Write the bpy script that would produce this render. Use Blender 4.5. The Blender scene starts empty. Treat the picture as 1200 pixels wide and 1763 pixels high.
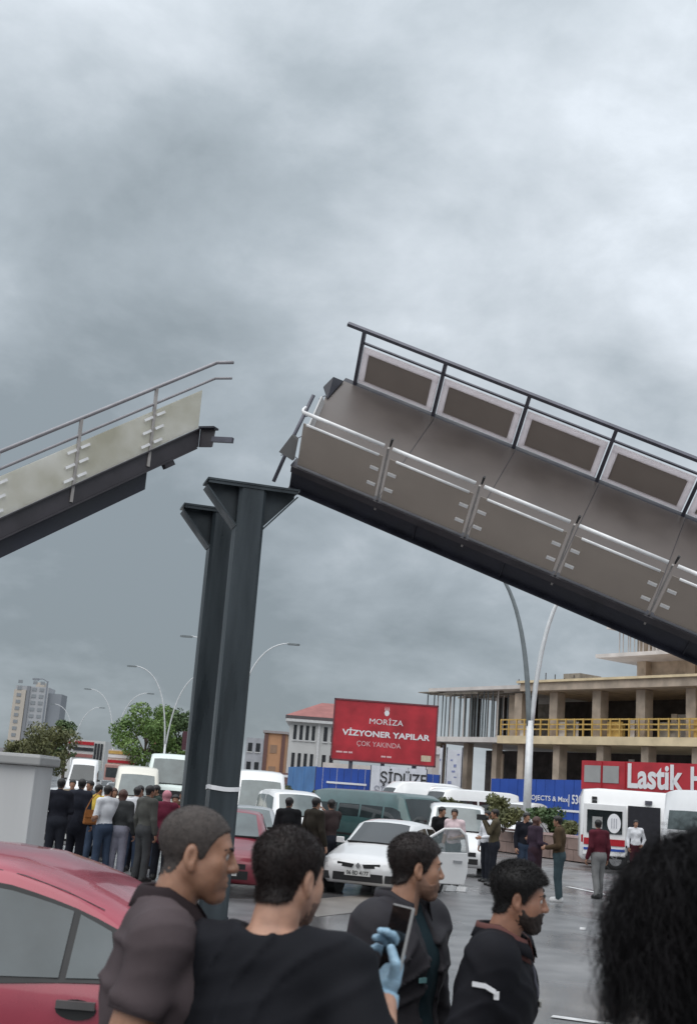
import bpy, math, random
import numpy as np
from math import sin, cos, tan, atan, radians, pi, sqrt
from mathutils import Vector, Matrix

random.seed(7)
RNG = np.random.default_rng(11)
SC = bpy.context.scene
COL = SC.collection

# ------------------------------------------------------------------ camera
F = 2050.0; PW, PH = 1200.0, 1763.0
PITCH = atan(484.0 / F); ROLL = radians(4.3); CAMZ = 1.9
cf = np.array([0, cos(PITCH), sin(PITCH)]); c0 = np.array([1.0, 0, 0]); u0 = np.array([0, -sin(PITCH), cos(PITCH)])
cr = cos(ROLL) * c0 + sin(ROLL) * u0; cu = -sin(ROLL) * c0 + cos(ROLL) * u0
CAMP = np.array([0, 0, CAMZ])
cam = bpy.data.cameras.new('camera'); camo = bpy.data.objects.new('camera', cam); COL.objects.link(camo)
cam.sensor_fit = 'HORIZONTAL'; cam.sensor_width = 36.0; cam.lens = 36.0 * F / PW
cam.clip_start = 0.05; cam.clip_end = 8000.0
camo.matrix_world = Matrix(((cr[0], cu[0], -cf[0], 0), (cr[1], cu[1], -cf[1], 0), (cr[2], cu[2], -cf[2], CAMZ), (0, 0, 0, 1)))
SC.camera = camo
cam.dof.use_dof = True; cam.dof.focus_distance = 17.0; cam.dof.aperture_fstop = 8.5

def ray(x, y): return cf + cr * (x - PW / 2) / F - cu * (y - PH / 2) / F
def at(x, y, Y):                      # point seen at photo pixel (x, y), Y metres in front of the camera
    r = ray(x, y); return CAMP + r * (Y / r[1])
def gx(px, Y):                        # ground X for a thing seen round photo column px at distance Y
    hy = 1367 + (px - 600) * 0.0752
    return at(px, hy + 1.0 * F / Y, Y)[0]

# ------------------------------------------------------------------ light, sky, exposure
SUN_EL, SUN_AZ = radians(60), radians(205)       # behind the camera, a little to its left, through thick cloud
w = bpy.data.worlds.new('World'); SC.world = w; w.use_nodes = True
nt = w.node_tree; nt.nodes.clear()
def N(t, **k):
    n = nt.nodes.new(t)
    for a, b in k.items(): setattr(n, a, b)
    return n
def L(a, b): nt.links.new(a, b)
def mth(op, a, b=None, clamp=False):
    n = N('ShaderNodeMath', operation=op); n.use_clamp = clamp
    for i, v in enumerate((a, b)):
        if v is None: continue
        if isinstance(v, (int, float)): n.inputs[i].default_value = v
        else: L(v, n.inputs[i])
    return n.outputs[0]
out = N('ShaderNodeOutputWorld')
sky = N('ShaderNodeTexSky', sky_type='NISHITA'); sky.sun_disc = False
sky.sun_elevation = SUN_EL; sky.sun_rotation = SUN_AZ
bg1 = N('ShaderNodeBackground'); bg1.inputs['Strength'].default_value = 0.1; L(sky.outputs[0], bg1.inputs['Color'])
tc = N('ShaderNodeTexCoord'); sp = N('ShaderNodeSeparateXYZ'); L(tc.outputs['Generated'], sp.inputs[0])
zc = mth('MAXIMUM', sp.outputs['Z'], 0.0); den = mth('ADD', zc, 0.42)
cx = N('ShaderNodeCombineXYZ'); L(mth('DIVIDE', sp.outputs['X'], den), cx.inputs[0]); L(mth('DIVIDE', sp.outputs['Y'], den), cx.inputs[1])
cx.inputs[2].default_value = 3.1
SKY_OFF = (-6.29, 2.43, 3.68)
def noise(scale, det, rough, dist, off):
    mp = N('ShaderNodeMapping'); L(cx.outputs[0], mp.inputs['Vector']); mp.inputs['Location'].default_value = off
    n = N('ShaderNodeTexNoise'); L(mp.outputs[0], n.inputs['Vector'])
    n.inputs['Scale'].default_value = scale; n.inputs['Detail'].default_value = det
    n.inputs['Roughness'].default_value = rough; n.inputs['Distortion'].default_value = dist
    return n.outputs['Fac']
n1 = noise(1.15, 5, 0.52, 0.12, SKY_OFF)
n2 = noise(4.2, 8, 0.6, 0.15, (3.0, 1.0, 2.0))
dens = mth('ADD', mth('MULTIPLY', n1, 0.72), mth('MULTIPLY', n2, 0.28))
dens = mth('ADD', dens, mth('MULTIPLY', mth('SUBTRACT', zc, 0.25), 0.22))     # thinner, brighter deck overhead
ramp = N('ShaderNodeValToRGB'); L(dens, ramp.inputs[0])
el = ramp.color_ramp.elements
el[0].position = 0.385; el[0].color = (0.262, 0.305, 0.335, 1)
el[1].position = 0.645; el[1].color = (0.80, 0.86, 0.93, 1)
e = el.new(0.47); e.color = (0.375, 0.426, 0.466, 1)
e = el.new(0.56); e.color = (0.57, 0.622, 0.672, 1)
bg2 = N('ShaderNodeBackground'); L(ramp.outputs[0], bg2.inputs['Color'])
# overcast law: the deck gets brighter from the horizon to the zenith
L(mth('ADD', mth('MULTIPLY', zc, 0.62), 0.80), bg2.inputs['Strength'])
mx = N('ShaderNodeMixShader'); mx.inputs[0].default_value = 0.95
L(bg1.outputs[0], mx.inputs[1]); L(bg2.outputs[0], mx.inputs[2]); L(mx.outputs[0], out.inputs['Surface'])

sl = bpy.data.lights.new('sun', 'SUN'); sl.energy = 1.5; sl.angle = radians(80); sl.color = (1.0, 0.965, 0.92)
so = bpy.data.objects.new('sun', sl); COL.objects.link(so)
sd = Vector((sin(SUN_AZ) * cos(SUN_EL), cos(SUN_AZ) * cos(SUN_EL), sin(SUN_EL)))
so.rotation_euler = sd.to_track_quat('Z', 'Y').to_euler(); so.location = (0, -20, 40)

SC.view_settings.view_transform = 'Standard'
try: SC.view_settings.look = 'None'
except Exception: pass
SC.view_settings.exposure = 0.2; SC.view_settings.gamma = 1.0; SC.view_settings.use_curve_mapping = False

# ------------------------------------------------------------------ materials
MATS = {}
def mat(name, col, rough=0.6, metal=0.0, var=0.12, vscale=6.0, bump=0.0, bscale=60.0, col2=None, spec=0.5, coat=0.0, rvar=0.0, det=5, streak=False):
    if name in MATS: return MATS[name]
    m = bpy.data.materials.new(name); m.use_nodes = True; t = m.node_tree; b = t.nodes['Principled BSDF']
    b.inputs['Roughness'].default_value = rough; b.inputs['Metallic'].default_value = metal
    b.inputs['Specular IOR Level'].default_value = spec
    if coat: b.inputs['Coat Weight'].default_value = coat; b.inputs['Coat Roughness'].default_value = 0.06
    co = t.nodes.new('ShaderNodeTexCoord')
    vec = co.outputs['Object']
    if streak:
        mp = t.nodes.new('ShaderNodeMapping'); mp.inputs['Scale'].default_value = (1, 1, 0.12); t.links.new(vec, mp.inputs[0]); vec = mp.outputs[0]
    n = t.nodes.new('ShaderNodeTexNoise'); n.inputs['Scale'].default_value = vscale; n.inputs['Detail'].default_value = det
    t.links.new(vec, n.inputs['Vector'])
    r = t.nodes.new('ShaderNodeValToRGB'); t.links.new(n.outputs['Fac'], r.inputs[0])
    c = np.array(col[:3])
    a, z = c * (1 - var), np.minimum(c * (1 + var), 0.92)
    if col2 is not None: a, z = c, np.array(col2)
    r.color_ramp.elements[0].position = 0.32; r.color_ramp.elements[1].position = 0.68
    r.color_ramp.elements[0].color = (*a, 1); r.color_ramp.elements[1].color = (*z, 1)
    t.links.new(r.outputs[0], b.inputs['Base Color'])
    if rvar:
        mr = t.nodes.new('ShaderNodeMapRange'); mr.inputs['From Min'].default_value = 0.35; mr.inputs['From Max'].default_value = 0.65
        mr.inputs['To Min'].default_value = max(0.02, rough - rvar); mr.inputs['To Max'].default_value = min(1, rough + rvar)
        t.links.new(n.outputs['Fac'], mr.inputs['Value']); t.links.new(mr.outputs[0], b.inputs['Roughness'])
    if bump:
        n2 = t.nodes.new('ShaderNodeTexNoise'); n2.inputs['Scale'].default_value = bscale; n2.inputs['Detail'].default_value = 4
        t.links.new(co.outputs['Object'], n2.inputs['Vector'])
        bp = t.nodes.new('ShaderNodeBump'); bp.inputs['Strength'].default_value = bump; bp.inputs['Distance'].default_value = 0.01
        t.links.new(n2.outputs['Fac'], bp.inputs['Height']); t.links.new(bp.outputs[0], b.inputs['Normal'])
    MATS[name] = m; return m
def glass(name, col=(0.018, 0.024, 0.026), rough=0.06):
    return mat(name, col, rough, 0, 0.25, 2.0, spec=0.9)
def sheer(name, col, alpha, rough=0.25):
    m = mat(name, col, rough, 0, 0.10, 3.0)
    m.node_tree.nodes['Principled BSDF'].inputs['Alpha'].default_value = alpha
    return m

def translucent(name, col, share, rough=0.4, var=0.1, vscale=2.0, col2=None, clear=0.0):
    """a sheet that lets light through: surface colour mixed with light scattered from behind (and a little clear view)"""
    m = mat(name, col, rough, 0, var, vscale, col2=col2); t = m.node_tree; b = t.nodes['Principled BSDF']; o = t.nodes['Material Output']
    tr = t.nodes.new('ShaderNodeBsdfTranslucent'); mx_ = t.nodes.new('ShaderNodeMixShader'); mx_.inputs[0].default_value = share
    t.links.new(b.inputs['Base Color'].links[0].from_socket, tr.inputs['Color'])
    t.links.new(b.outputs[0], mx_.inputs[1]); t.links.new(tr.outputs[0], mx_.inputs[2]); last = mx_
    if clear:
        tp_ = t.nodes.new('ShaderNodeBsdfTransparent'); tp_.inputs['Color'].default_value = (.75, .70, .66, 1); m2 = t.nodes.new('ShaderNodeMixShader'); m2.inputs[0].default_value = clear
        t.links.new(mx_.outputs[0], m2.inputs[1]); t.links.new(tp_.outputs[0], m2.inputs[2]); last = m2
    t.links.new(last.outputs[0], o.inputs['Surface']); return m
steel = mat('pier_green_steel', (0.032, 0.042, 0.049), 0.40, 0, 0.42, 3.5, 0.08, 30, rvar=0.16, streak=True)
steel_d = mat('girder_dark_steel', (0.022, 0.023, 0.034), 0.45, 0, 0.3, 2.5, 0.05, 30, rvar=0.1)
steel_b = mat('channel_brown_steel', (0.040, 0.035, 0.041), 0.45, 0, 0.25, 2.5, 0.05, 30)
rail_m = mat('rail_gray_paint', (0.10, 0.10, 0.125), 0.4, 0.2, 0.15, 5)
rail_l = mat('rail_light_gray_paint', (0.30, 0.29, 0.31), 0.4, 0.1, 0.12, 5)
rail_w = mat('rail_bright_steel', (0.86, 0.85, 0.85), 0.3, 0.0, 0.12, 5)
post_m = mat('post_gray_paint', (0.36, 0.335, 0.32), 0.45, 0.1, 0.2, 6)
sky_gap_w = translucent('sky_gap_white', (0.84, 0.80, 0.81), 0.75, 0.45, 0.04, 4)  # brightness of the sky round the far sheets, put into white strips
panel_br = translucent('panel_smoked_brown', (0.36, 0.32, 0.295), 0.6, 0.3, 0.04, 1.5)
panel_sm = translucent('panel_smoked_sheet', (0.45, 0.41, 0.375), 0.5, 0.25, 0.05, 1.2, clear=0.25)
panel_cr = translucent('panel_cream_sheet', (0.66, 0.64, 0.55), 0.65, 0.35, 0.2, 1.3, col2=(0.88, 0.87, 0.83))
deck_m = mat('deck_wet_brown', (0.120, 0.101, 0.093), 0.42, 0, 0.16, 1.2, 0.05, 50, rvar=0.1)
asphalt = None
white_p = mat('car_white_paint', (0.80, 0.80, 0.80), 0.28, 0, 0.04, 2, coat=0.6)
red_p = mat('car_red_paint', (0.32, 0.034, 0.060), 0.3, 0.1, 0.12, 3, coat=0.7, rvar=0.06)
red_p2 = mat('car_dark_red_paint', (0.26, 0.03, 0.05), 0.3, 0.1, 0.1, 3, coat=0.6)
teal_p = mat('van_teal_paint', (0.035, 0.085, 0.085), 0.3, 0.1, 0.15, 3, coat=0.6)
cream_p = mat('car_cream_paint', (0.74, 0.71, 0.62), 0.3, 0, 0.05, 2, coat=0.5); mint_p = mat('car_mint_paint', (0.66, 0.74, 0.70), 0.3, 0, 0.05, 2, coat=0.5)
gray_p = mat('car_silver_paint', (0.42, 0.43, 0.44), 0.3, 0.4, 0.06, 3, coat=0.5)
glass_m = glass('car_glass')
glass_l = glass('car_glass_pale', (0.10, 0.125, 0.125), 0.08)
black_pl = mat('black_plastic', (0.018, 0.018, 0.019), 0.55, 0, 0.2, 10)
tyre_m = mat('tyre_rubber', (0.015, 0.015, 0.016), 0.85, 0, 0.2, 10)
rim_m = mat('rim_metal', (0.42, 0.42, 0.43), 0.35, 0.7, 0.1, 10)
lamp_c = mat('headlight_lens', (0.62, 0.63, 0.64), 0.1, 0.3, 0.15, 20)
lamp_r = mat('tail_light_red', (0.42, 0.02, 0.03), 0.2, 0, 0.1, 20)
plate_w = mat('plate_white', (0.70, 0.70, 0.68), 0.5, 0, 0.05, 20)
ink_m = mat('plate_ink', (0.02, 0.02, 0.02), 0.6)
lamp_pole_m = mat('lamp_pole_white', (0.66, 0.67, 0.68), 0.4, 0.2, 0.08, 4)
lamp_pole_g = mat('lamp_pole_gray', (0.20, 0.225, 0.235), 0.5, 0.2, 0.1, 4)
concrete = mat('raw_concrete', (0.46, 0.375, 0.295), 0.85, 0, 0.22, 1.2, 0.2, 20)
concrete_c = mat('cream_concrete', (0.70, 0.57, 0.37), 0.85, 0, 0.15, 1.0, 0.1, 20)
concrete_w = mat('pale_concrete', (0.62, 0.58, 0.55), 0.85, 0, 0.12, 1.0, 0.1, 20)
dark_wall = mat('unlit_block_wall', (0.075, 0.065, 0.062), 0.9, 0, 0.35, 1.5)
yellow_m = mat('guard_yellow', (0.58, 0.38, 0.11), 0.6, 0, 0.2, 3)
blue_h = mat('hoarding_blue', (0.022, 0.075, 0.36), 0.45, 0, 0.12, 1.0)
blue_h2 = mat('hoarding_pale_blue', (0.07, 0.19, 0.42), 0.5, 0, 0.15, 1.0)
white_t = mat('white_print', (0.78, 0.78, 0.80), 0.6, 0, 0.03, 5)
pink_t = mat('pink_print', (0.72, 0.45, 0.46), 0.6, 0, 0.05, 5)
red_sign = mat('red_sign', (0.44, 0.026, 0.038), 0.5, 0, 0.3, 0.7)
banner_w = mat('banner_white', (0.66, 0.67, 0.72), 0.7, 0, 0.08, 2)
timber = mat('timber_gray', (0.27, 0.24, 0.20), 0.85, 0, 0.25, 3)
brick_m = mat('planter_brown', (0.27, 0.19, 0.165), 0.85, 0, 0.2, 2, 0.2, 20)
cab_m = mat('cabinet_gray', (0.56, 0.56, 0.56), 0.5, 0, 0.06, 3, streak=True)
cab_d = mat('cabinet_dark_gray', (0.33, 0.33, 0.325), 0.5, 0, 0.08, 1.5)

# ------------------------------------------------------------------ mesh helpers
def mesh_np(name, V, faces=None, quads=None, mats=(), ids=None, smooth=False):
    me = bpy.data.meshes.new(name)
    V = np.asarray(V, np.float32)
    if quads is not None:
        Q = np.asarray(quads, np.int32); n, k = Q.shape
        me.vertices.add(len(V)); me.vertices.foreach_set('co', V.ravel())
        me.loops.add(n * k); me.loops.foreach_set('vertex_index', Q.ravel())
        me.polygons.add(n); me.polygons.foreach_set('loop_start', np.arange(0, n * k, k, dtype=np.int32))
        me.update(calc_edges=True)
    else:
        me.from_pydata(V.tolist(), [], faces)
    for m in mats: me.materials.append(m)
    if ids is not None: me.polygons.foreach_set('material_index', np.asarray(ids, np.int32))
    me.polygons.foreach_set('use_smooth', np.full(len(me.polygons), bool(smooth)))
    me.update()
    return me
def link(name, me, parent=None, **props):
    o = bpy.data.objects.new(name, me); COL.objects.link(o)
    if parent is not None: o.parent = parent
    for k, v in props.items(): o[k] = v
    return o
def thing(name, label, cat, loc=(0, 0, 0), yaw=0.0, group=None):
    o = bpy.data.objects.new(name, None); COL.objects.link(o); o.empty_display_size = 0.2
    o.location = loc; o.rotation_euler = (0, 0, yaw); o['label'] = label; o['category'] = cat
    if group: o['group'] = group
    return o
def tag(o, label, cat, group=None):
    o['label'] = label; o['category'] = cat
    if group: o['group'] = group
    return o
def kids(o): return [c for c in bpy.data.objects if c.parent == o]
def copy_tree(o, parent=None, table=None):
    if table is None:
        table = {}
        for c in bpy.data.objects:
            if c.parent is not None: table.setdefault(c.parent.name, []).append(c)
    c = o.copy(); COL.objects.link(c)
    if parent is not None: c.parent = parent
    for ch in table.get(o.name, []): copy_tree(ch, c, table)
    return c

class G:
    """collects simple shapes into one mesh"""
    def __init__(s): s.v = []; s.f = []
    def add(s, V, Fc):
        b = len(s.v); s.v += [tuple(map(float, p)) for p in V]; s.f += [tuple(i + b for i in f) for f in Fc]; return s
    def frame_box(s, c, X, Y, Z):       # half-vectors
        c, X, Y, Z = map(np.asarray, (c, X, Y, Z))
        V = [c + a * X + b * Y + d * Z for a in (-1, 1) for b in (-1, 1) for d in (-1, 1)]
        return s.add(V, [(0, 1, 3, 2), (4, 6, 7, 5), (0, 4, 5, 1), (2, 3, 7, 6), (0, 2, 6, 4), (1, 5, 7, 3)])
    def box(s, x0, x1, y0, y1, z0, z1):
        return s.frame_box(((x0 + x1) / 2, (y0 + y1) / 2, (z0 + z1) / 2), ((x1 - x0) / 2, 0, 0), (0, (y1 - y0) / 2, 0), (0, 0, (z1 - z0) / 2))
    def beam(s, a, b, wd, h, up=(0, 0, 1)):
        a, b, up = np.asarray(a, float), np.asarray(b, float), np.asarray(up, float)
        d = b - a; l = np.linalg.norm(d); d /= l
        sd_ = np.cross(d, up); sd_ /= np.linalg.norm(sd_); u = np.cross(sd_, d)
        return s.frame_box((a + b) / 2, d * l / 2, sd_ * wd / 2, u * h / 2)
    def tube(s, pts, r, n=8, caps=True):
        pts = [np.asarray(p, float) for p in pts]; rs = r if isinstance(r, (list, tuple)) else [r] * len(pts)
        V = []; prev = None
        for i, p in enumerate(pts):
            d = pts[min(i + 1, len(pts) - 1)] - pts[max(i - 1, 0)]; d = d / (np.linalg.norm(d) + 1e-9)
            if prev is None:
                a = np.cross(d, (0, 0, 1.0)) if abs(d[2]) < 0.9 else np.cross(d, (1.0, 0, 0))
            else: a = prev - d * (prev @ d)
            a /= np.linalg.norm(a); prev = a; b = np.cross(d, a)
            V += [p + rs[i] * (cos(2 * pi * k / n) * a + sin(2 * pi * k / n) * b) for k in range(n)]
        Fc = [(i * n + k, i * n + (k + 1) % n, (i + 1) * n + (k + 1) % n, (i + 1) * n + k) for i in range(len(pts) - 1) for k in range(n)]
        if caps: Fc += [tuple(range(n - 1, -1, -1)), tuple((len(pts) - 1) * n + k for k in range(n))]
        return s.add(V, Fc)
    def prism(s, poly, ext):             # polygon of 3D points swept by vector ext
        n = len(poly); ext = np.asarray(ext, float)
        V = [np.asarray(p, float) for p in poly] + [np.asarray(p, float) + ext for p in poly]
        return s.add(V, [tuple(range(n - 1, -1, -1)), tuple(range(n, 2 * n))] + [(i, (i + 1) % n, n + (i + 1) % n, n + i) for i in range(n)])
    def quad(s, a, b, c, d): return s.add([a, b, c, d], [(0, 1, 2, 3)])
    def mesh(s, name, m, smooth=False, bevel=0):
        return mesh_np(name, s.v, faces=s.f, mats=(m,), smooth=smooth)
    def build(s, name, m, parent=None, smooth=False, world=False, **props):
        if world and parent is not None:
            l = parent.location; s.v = [(a - l[0], b - l[1], c - l[2]) for a, b, c in s.v]
        return link(name, s.mesh(name, m, smooth), parent, **props)
def bevel(o, wd, seg=2):
    b = o.modifiers.new('bevel', 'BEVEL'); b.width = wd; b.segments = seg; b.limit_method = 'ANGLE'
    return o
def text_mesh(txt, size, m, extrude=0.004, bold=0.0, shear=0.0, spacing=1.0):
    cu_ = bpy.data.curves.new('lettering', 'FONT'); cu_.body = txt; cu_.size = size; cu_.extrude = extrude; cu_.offset = bold
    cu_.align_x = 'CENTER'; cu_.align_y = 'CENTER'; cu_.shear = shear; cu_.space_character = spacing; cu_.resolution_u = 3
    o = bpy.data.objects.new('lettering_tmp', cu_); COL.objects.link(o)
    dg = bpy.context.evaluated_depsgraph_get(); me = bpy.data.meshes.new_from_object(o.evaluated_get(dg))
    bpy.data.objects.remove(o); bpy.data.curves.remove(cu_)
    me.materials.clear(); me.materials.append(m); return me
def text_on(name, txt, parent, loc, right, up, width, m, bold=0.0, shear=0.0, height=None, extrude=0.004):
    me = text_mesh(txt, 1.0, m, 0.01, bold, shear)
    co = np.empty(len(me.vertices) * 3, np.float32); me.vertices.foreach_get('co', co); co = co.reshape(-1, 3)
    lo, hi = co.min(0), co.max(0); co[:, 0] -= (lo[0] + hi[0]) / 2; co[:, 1] -= (lo[1] + hi[1]) / 2
    sx = width / (hi[0] - lo[0]); sy = (height / (hi[1] - lo[1])) if height else sx
    r, u = np.asarray(right, float), np.asarray(up, float); nrm = np.cross(r, u)
    P = np.asarray(loc, float) + co[:, :1] * sx * r + co[:, 1:2] * sy * u + np.sign(co[:, 2:3]) * extrude * nrm
    me.vertices.foreach_set('co', P.astype(np.float32).ravel()); me.update(); me.name = name
    return link(name, me, parent)

# ------------------------------------------------------------------ ground, road, markings
def wet_asphalt(name, dark, light, lo, hi):
    m = bpy.data.materials.new(name); m.use_nodes = True; t = m.node_tree; b = t.nodes['Principled BSDF']
    co = t.nodes.new('ShaderNodeTexCoord')
    def nz(scale, det, loc=(0, 0, 0), sc=(1, 1, 1)):
        mp = t.nodes.new('ShaderNodeMapping'); t.links.new(co.outputs['Object'], mp.inputs[0]); mp.inputs['Location'].default_value = loc; mp.inputs['Scale'].default_value = sc
        n = t.nodes.new('ShaderNodeTexNoise'); n.inputs['Scale'].default_value = scale; n.inputs['Detail'].default_value = det
        t.links.new(mp.outputs[0], n.inputs['Vector']); return n.outputs['Fac']
    def rp(src, p0, c0_, p1, c1_):
        r = t.nodes.new('ShaderNodeValToRGB'); t.links.new(src, r.inputs[0]); e = r.color_ramp.elements
        e[0].position = p0; e[1].position = p1; e[0].color = (*c0_, 1); e[1].color = (*c1_, 1); return r.outputs[0]
    big = nz(0.22, 5, (3, 1, 0), (1, 0.6, 1)); mid = nz(1.1, 6); fine = nz(60, 3)
    mxn = t.nodes.new('ShaderNodeMixRGB'); mxn.blend_type = 'MULTIPLY'; mxn.inputs[0].default_value = 0.6
    t.links.new(rp(mid, 0.3, dark, 0.7, light), mxn.inputs[1]); t.links.new(rp(fine, 0.3, (0.6,) * 3, 0.7, (1.2,) * 3), mxn.inputs[2])
    t.links.new(mxn.outputs[0], b.inputs['Base Color'])
    t.links.new(rp(big, 0.42, (lo,) * 3, 0.60, (hi,) * 3), b.inputs['Roughness']); b.inputs['Specular IOR Level'].default_value = 0.8
    bp = t.nodes.new('ShaderNodeBump'); bp.inputs['Strength'].default_value = 0.12; bp.inputs['Distance'].default_value = 0.01
    t.links.new(fine, bp.inputs['Height']); t.links.new(bp.outputs[0], b.inputs['Normal'])
    return m
asphalt = wet_asphalt('wet_asphalt', (0.105, 0.103, 0.107), (0.265, 0.260, 0.262), 0.06, 0.40)
earth = wet_asphalt('damp_ground', (0.10, 0.095, 0.085), (0.16, 0.15, 0.135), 0.5, 0.9)
pale_patch = wet_asphalt('pale_brown_strip', (0.20, 0.175, 0.155), (0.30, 0.265, 0.235), 0.3, 0.6)
paint_w = mat('road_paint', (0.62, 0.62, 0.62), 0.5, 0, 0.25, 4)

link('ground', G().quad((-3000, -3000, -0.004), (3000, -3000, -0.004), (3000, 3000, -0.004), (-3000, 3000, -0.004)).mesh('ground', earth), kind='structure')
RD = np.array([-0.36, 1.0]); RD /= np.linalg.norm(RD)          # direction of the boulevard
RN = np.array([RD[1], -RD[0]])
def rd(s, n): return RD * s + RN * n
def strip(name, s0, s1, n0, n1, z, m, **k):
    p = [rd(s0, n0), rd(s0, n1), rd(s1, n1), rd(s1, n0)]
    return link(name, G().quad(*[(q[0], q[1], z) for q in p]).mesh(name, m), **k)
strip('road', -60, 900, -34, 62, 0.0, asphalt, kind='structure')
def gp(px, py, z=0.0):
    r = ray(px, py); return CAMP + r * ((z - CAMZ) / r[2])
def ground_quad(name, pts, z, m, **k):
    return link(name, G().quad(*[(*gp(x, y)[:2], z) for x, y in pts]).mesh(name, m), **k)
def ground_line(p0, p1, wd, z=0.008):
    a, b = gp(*p0)[:2], gp(*p1)[:2]; d = (b - a) / np.linalg.norm(b - a); n = np.array([-d[1], d[0]]) * wd / 2
    o = link('lane_marking', G().quad(*[(q[0], q[1], z) for q in (a + n, b + n, b - n, a - n)]).mesh('lane_marking', paint_w), kind='structure')
    return o
ground_quad('pale_road_patch', [(500, 1552), (700, 1536), (742, 1556), (545, 1580)], 0.004, pale_patch, kind='structure')  # pale brown patch laid over the road
ground_line((950, 1752), (1120, 1775), 0.13)
ground_line((978, 1528), (1075, 1548), 0.16)
ground_line((575, 1712), (640, 1790), 0.14)
for k in range(7):
    a = rd(40 + k * 9, 18.5); b = rd(43.5 + k * 9, 18.5); d = RN * 0.08
    link('lane_marking', G().quad(*[(q[0], q[1], 0.008) for q in (a - d, b - d, b + d, a + d)]).mesh('lane_marking', paint_w), kind='structure')

# ------------------------------------------------------------------ right span of the footbridge (fitted frame)
def rotv(wv):
    t_ = np.linalg.norm(wv); k = np.asarray(wv) / t_
    K = np.array([[0, -k[2], k[1]], [k[2], 0, -k[0]], [-k[1], k[0], 0]]); return np.eye(3) + sin(t_) * K + (1 - cos(t_)) * K @ K
BR = rotv([0.9541, 0.2684, -0.3083]); BT = np.array([0.4427, 18.3439, 6.4734])
BW, BH, BD, BS = 2.55, 1.10, 0.56, 1.511
br = thing('footbridge_span', 'collapsed brown footbridge span tilted down to the right, twisted so that its deck shows', 'footbridge')
br.matrix_world = Matrix([[*BR[i], BT[i]] for i in range(3)] + [[0, 0, 0, 1]])
def toB(x, y, Y): return BR.T @ (at(x, y, Y) - BT)
U0, U1 = -1.53, 15.5
UF = U0 - 0.36
g = G().prism([(U0 + 0.06, 0.05, -0.12), (U1, 0.05, -0.12), (U1, BW - 0.05, -0.12), (UF + 0.1, BW - 0.05, -0.12), (UF + 0.02, BW - 0.5, -0.12)], (0, 0, 0.12)); bevel(g.build('deck', deck_m, br), 0.02)
seams = G()
for k in range(11): seams.box(k * BS - 0.006, k * BS + 0.006, 0.06, BW - 0.06, 0.0, 0.004)
seams.build('deck_joint', steel_b, br)
def ibeam(y0, y1, dm, name, U0):
    gg = G(); ym = (y0 + y1) / 2
    gg.box(U0, U1, ym - 0.012, ym + 0.012, -BD + 0.03, -0.03)
    gg.box(U0, U1, y0, y1, -BD, -BD + 0.03); gg.box(U0, U1, y0, y1, -0.03, -0.002)
    return gg.build(name, dm, br)
ibeam(-0.04, 0.14, steel_d, 'girder', U0); ibeam(BW - 0.14, BW + 0.04, steel_d, 'girder', UF + 0.12)
for k in range(10):
    G().box(k * BS * 1.0 + 0.7, k * BS + 0.715, 0.0, 0.05, -BD + 0.03, -0.03).build('stiffener', steel_d, br)
G().box(U0 + 0.02, U1, -0.065, -0.042, -0.13, -0.004).build('edge_trim', steel_b, br)
for k in range(6): G().box(U0 + 0.5 + k * 2.6, U0 + 0.6 + k * 2.6, 0.14, BW - 0.14, -0.4, -0.13).build('cross_beam', steel_d, br)
G().prism([(U0, 0.15, -0.4), (UF + 0.06, BW - 0.52, -0.4), (UF + 0.06, BW - 0.52, -0.125), (U0, 0.15, -0.125)], (0.04, 0, 0)).build('end_plate', steel_d, br)
# far railing: posts, rails, infill sheets; added white strips stand in for bright sky gaps
FO = -0.055 - BS
far_posts = [FO + k * BS for k in range(12)]
for u in far_posts: G().box(u - 0.03, u + 0.03, BW - 0.03, BW + 0.03, 0.0, BH).build('post', rail_m, br)
G().box(far_posts[0] - 0.32, U1, BW - 0.035, BW + 0.035, BH, BH + 0.06).build('handrail', rail_m, br)
G().box(far_posts[0], U1, BW - 0.018, BW + 0.018, BH - 0.24, BH - 0.205).build('mid_rail', rail_m, br)
for k in range(11):
    a, b = far_posts[k] + 0.05, far_posts[k + 1] - 0.05; z0, z1 = 0.05, BH - 0.30; fw = 0.115
    fr = G().box(a, b, BW - 0.02, BW + 0.02, z0, z0 + fw * 0.6).box(a, b, BW - 0.02, BW + 0.02, z1 - fw, z1).box(a, a + fw * 0.95, BW - 0.02, BW + 0.02, z0 + fw * 0.6, z1 - fw).box(b - fw * 0.95, b, BW - 0.02, BW + 0.02, z0 + fw * 0.6, z1 - fw).build('sky_gap_strip', sky_gap_w, br)
    G().box(a + fw * 0.9, b - fw * 0.9, BW - 0.008, BW + 0.008, z0 + fw * 0.5, z1 - fw * 0.9).build('infill_panel', panel_br, fr)
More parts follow.
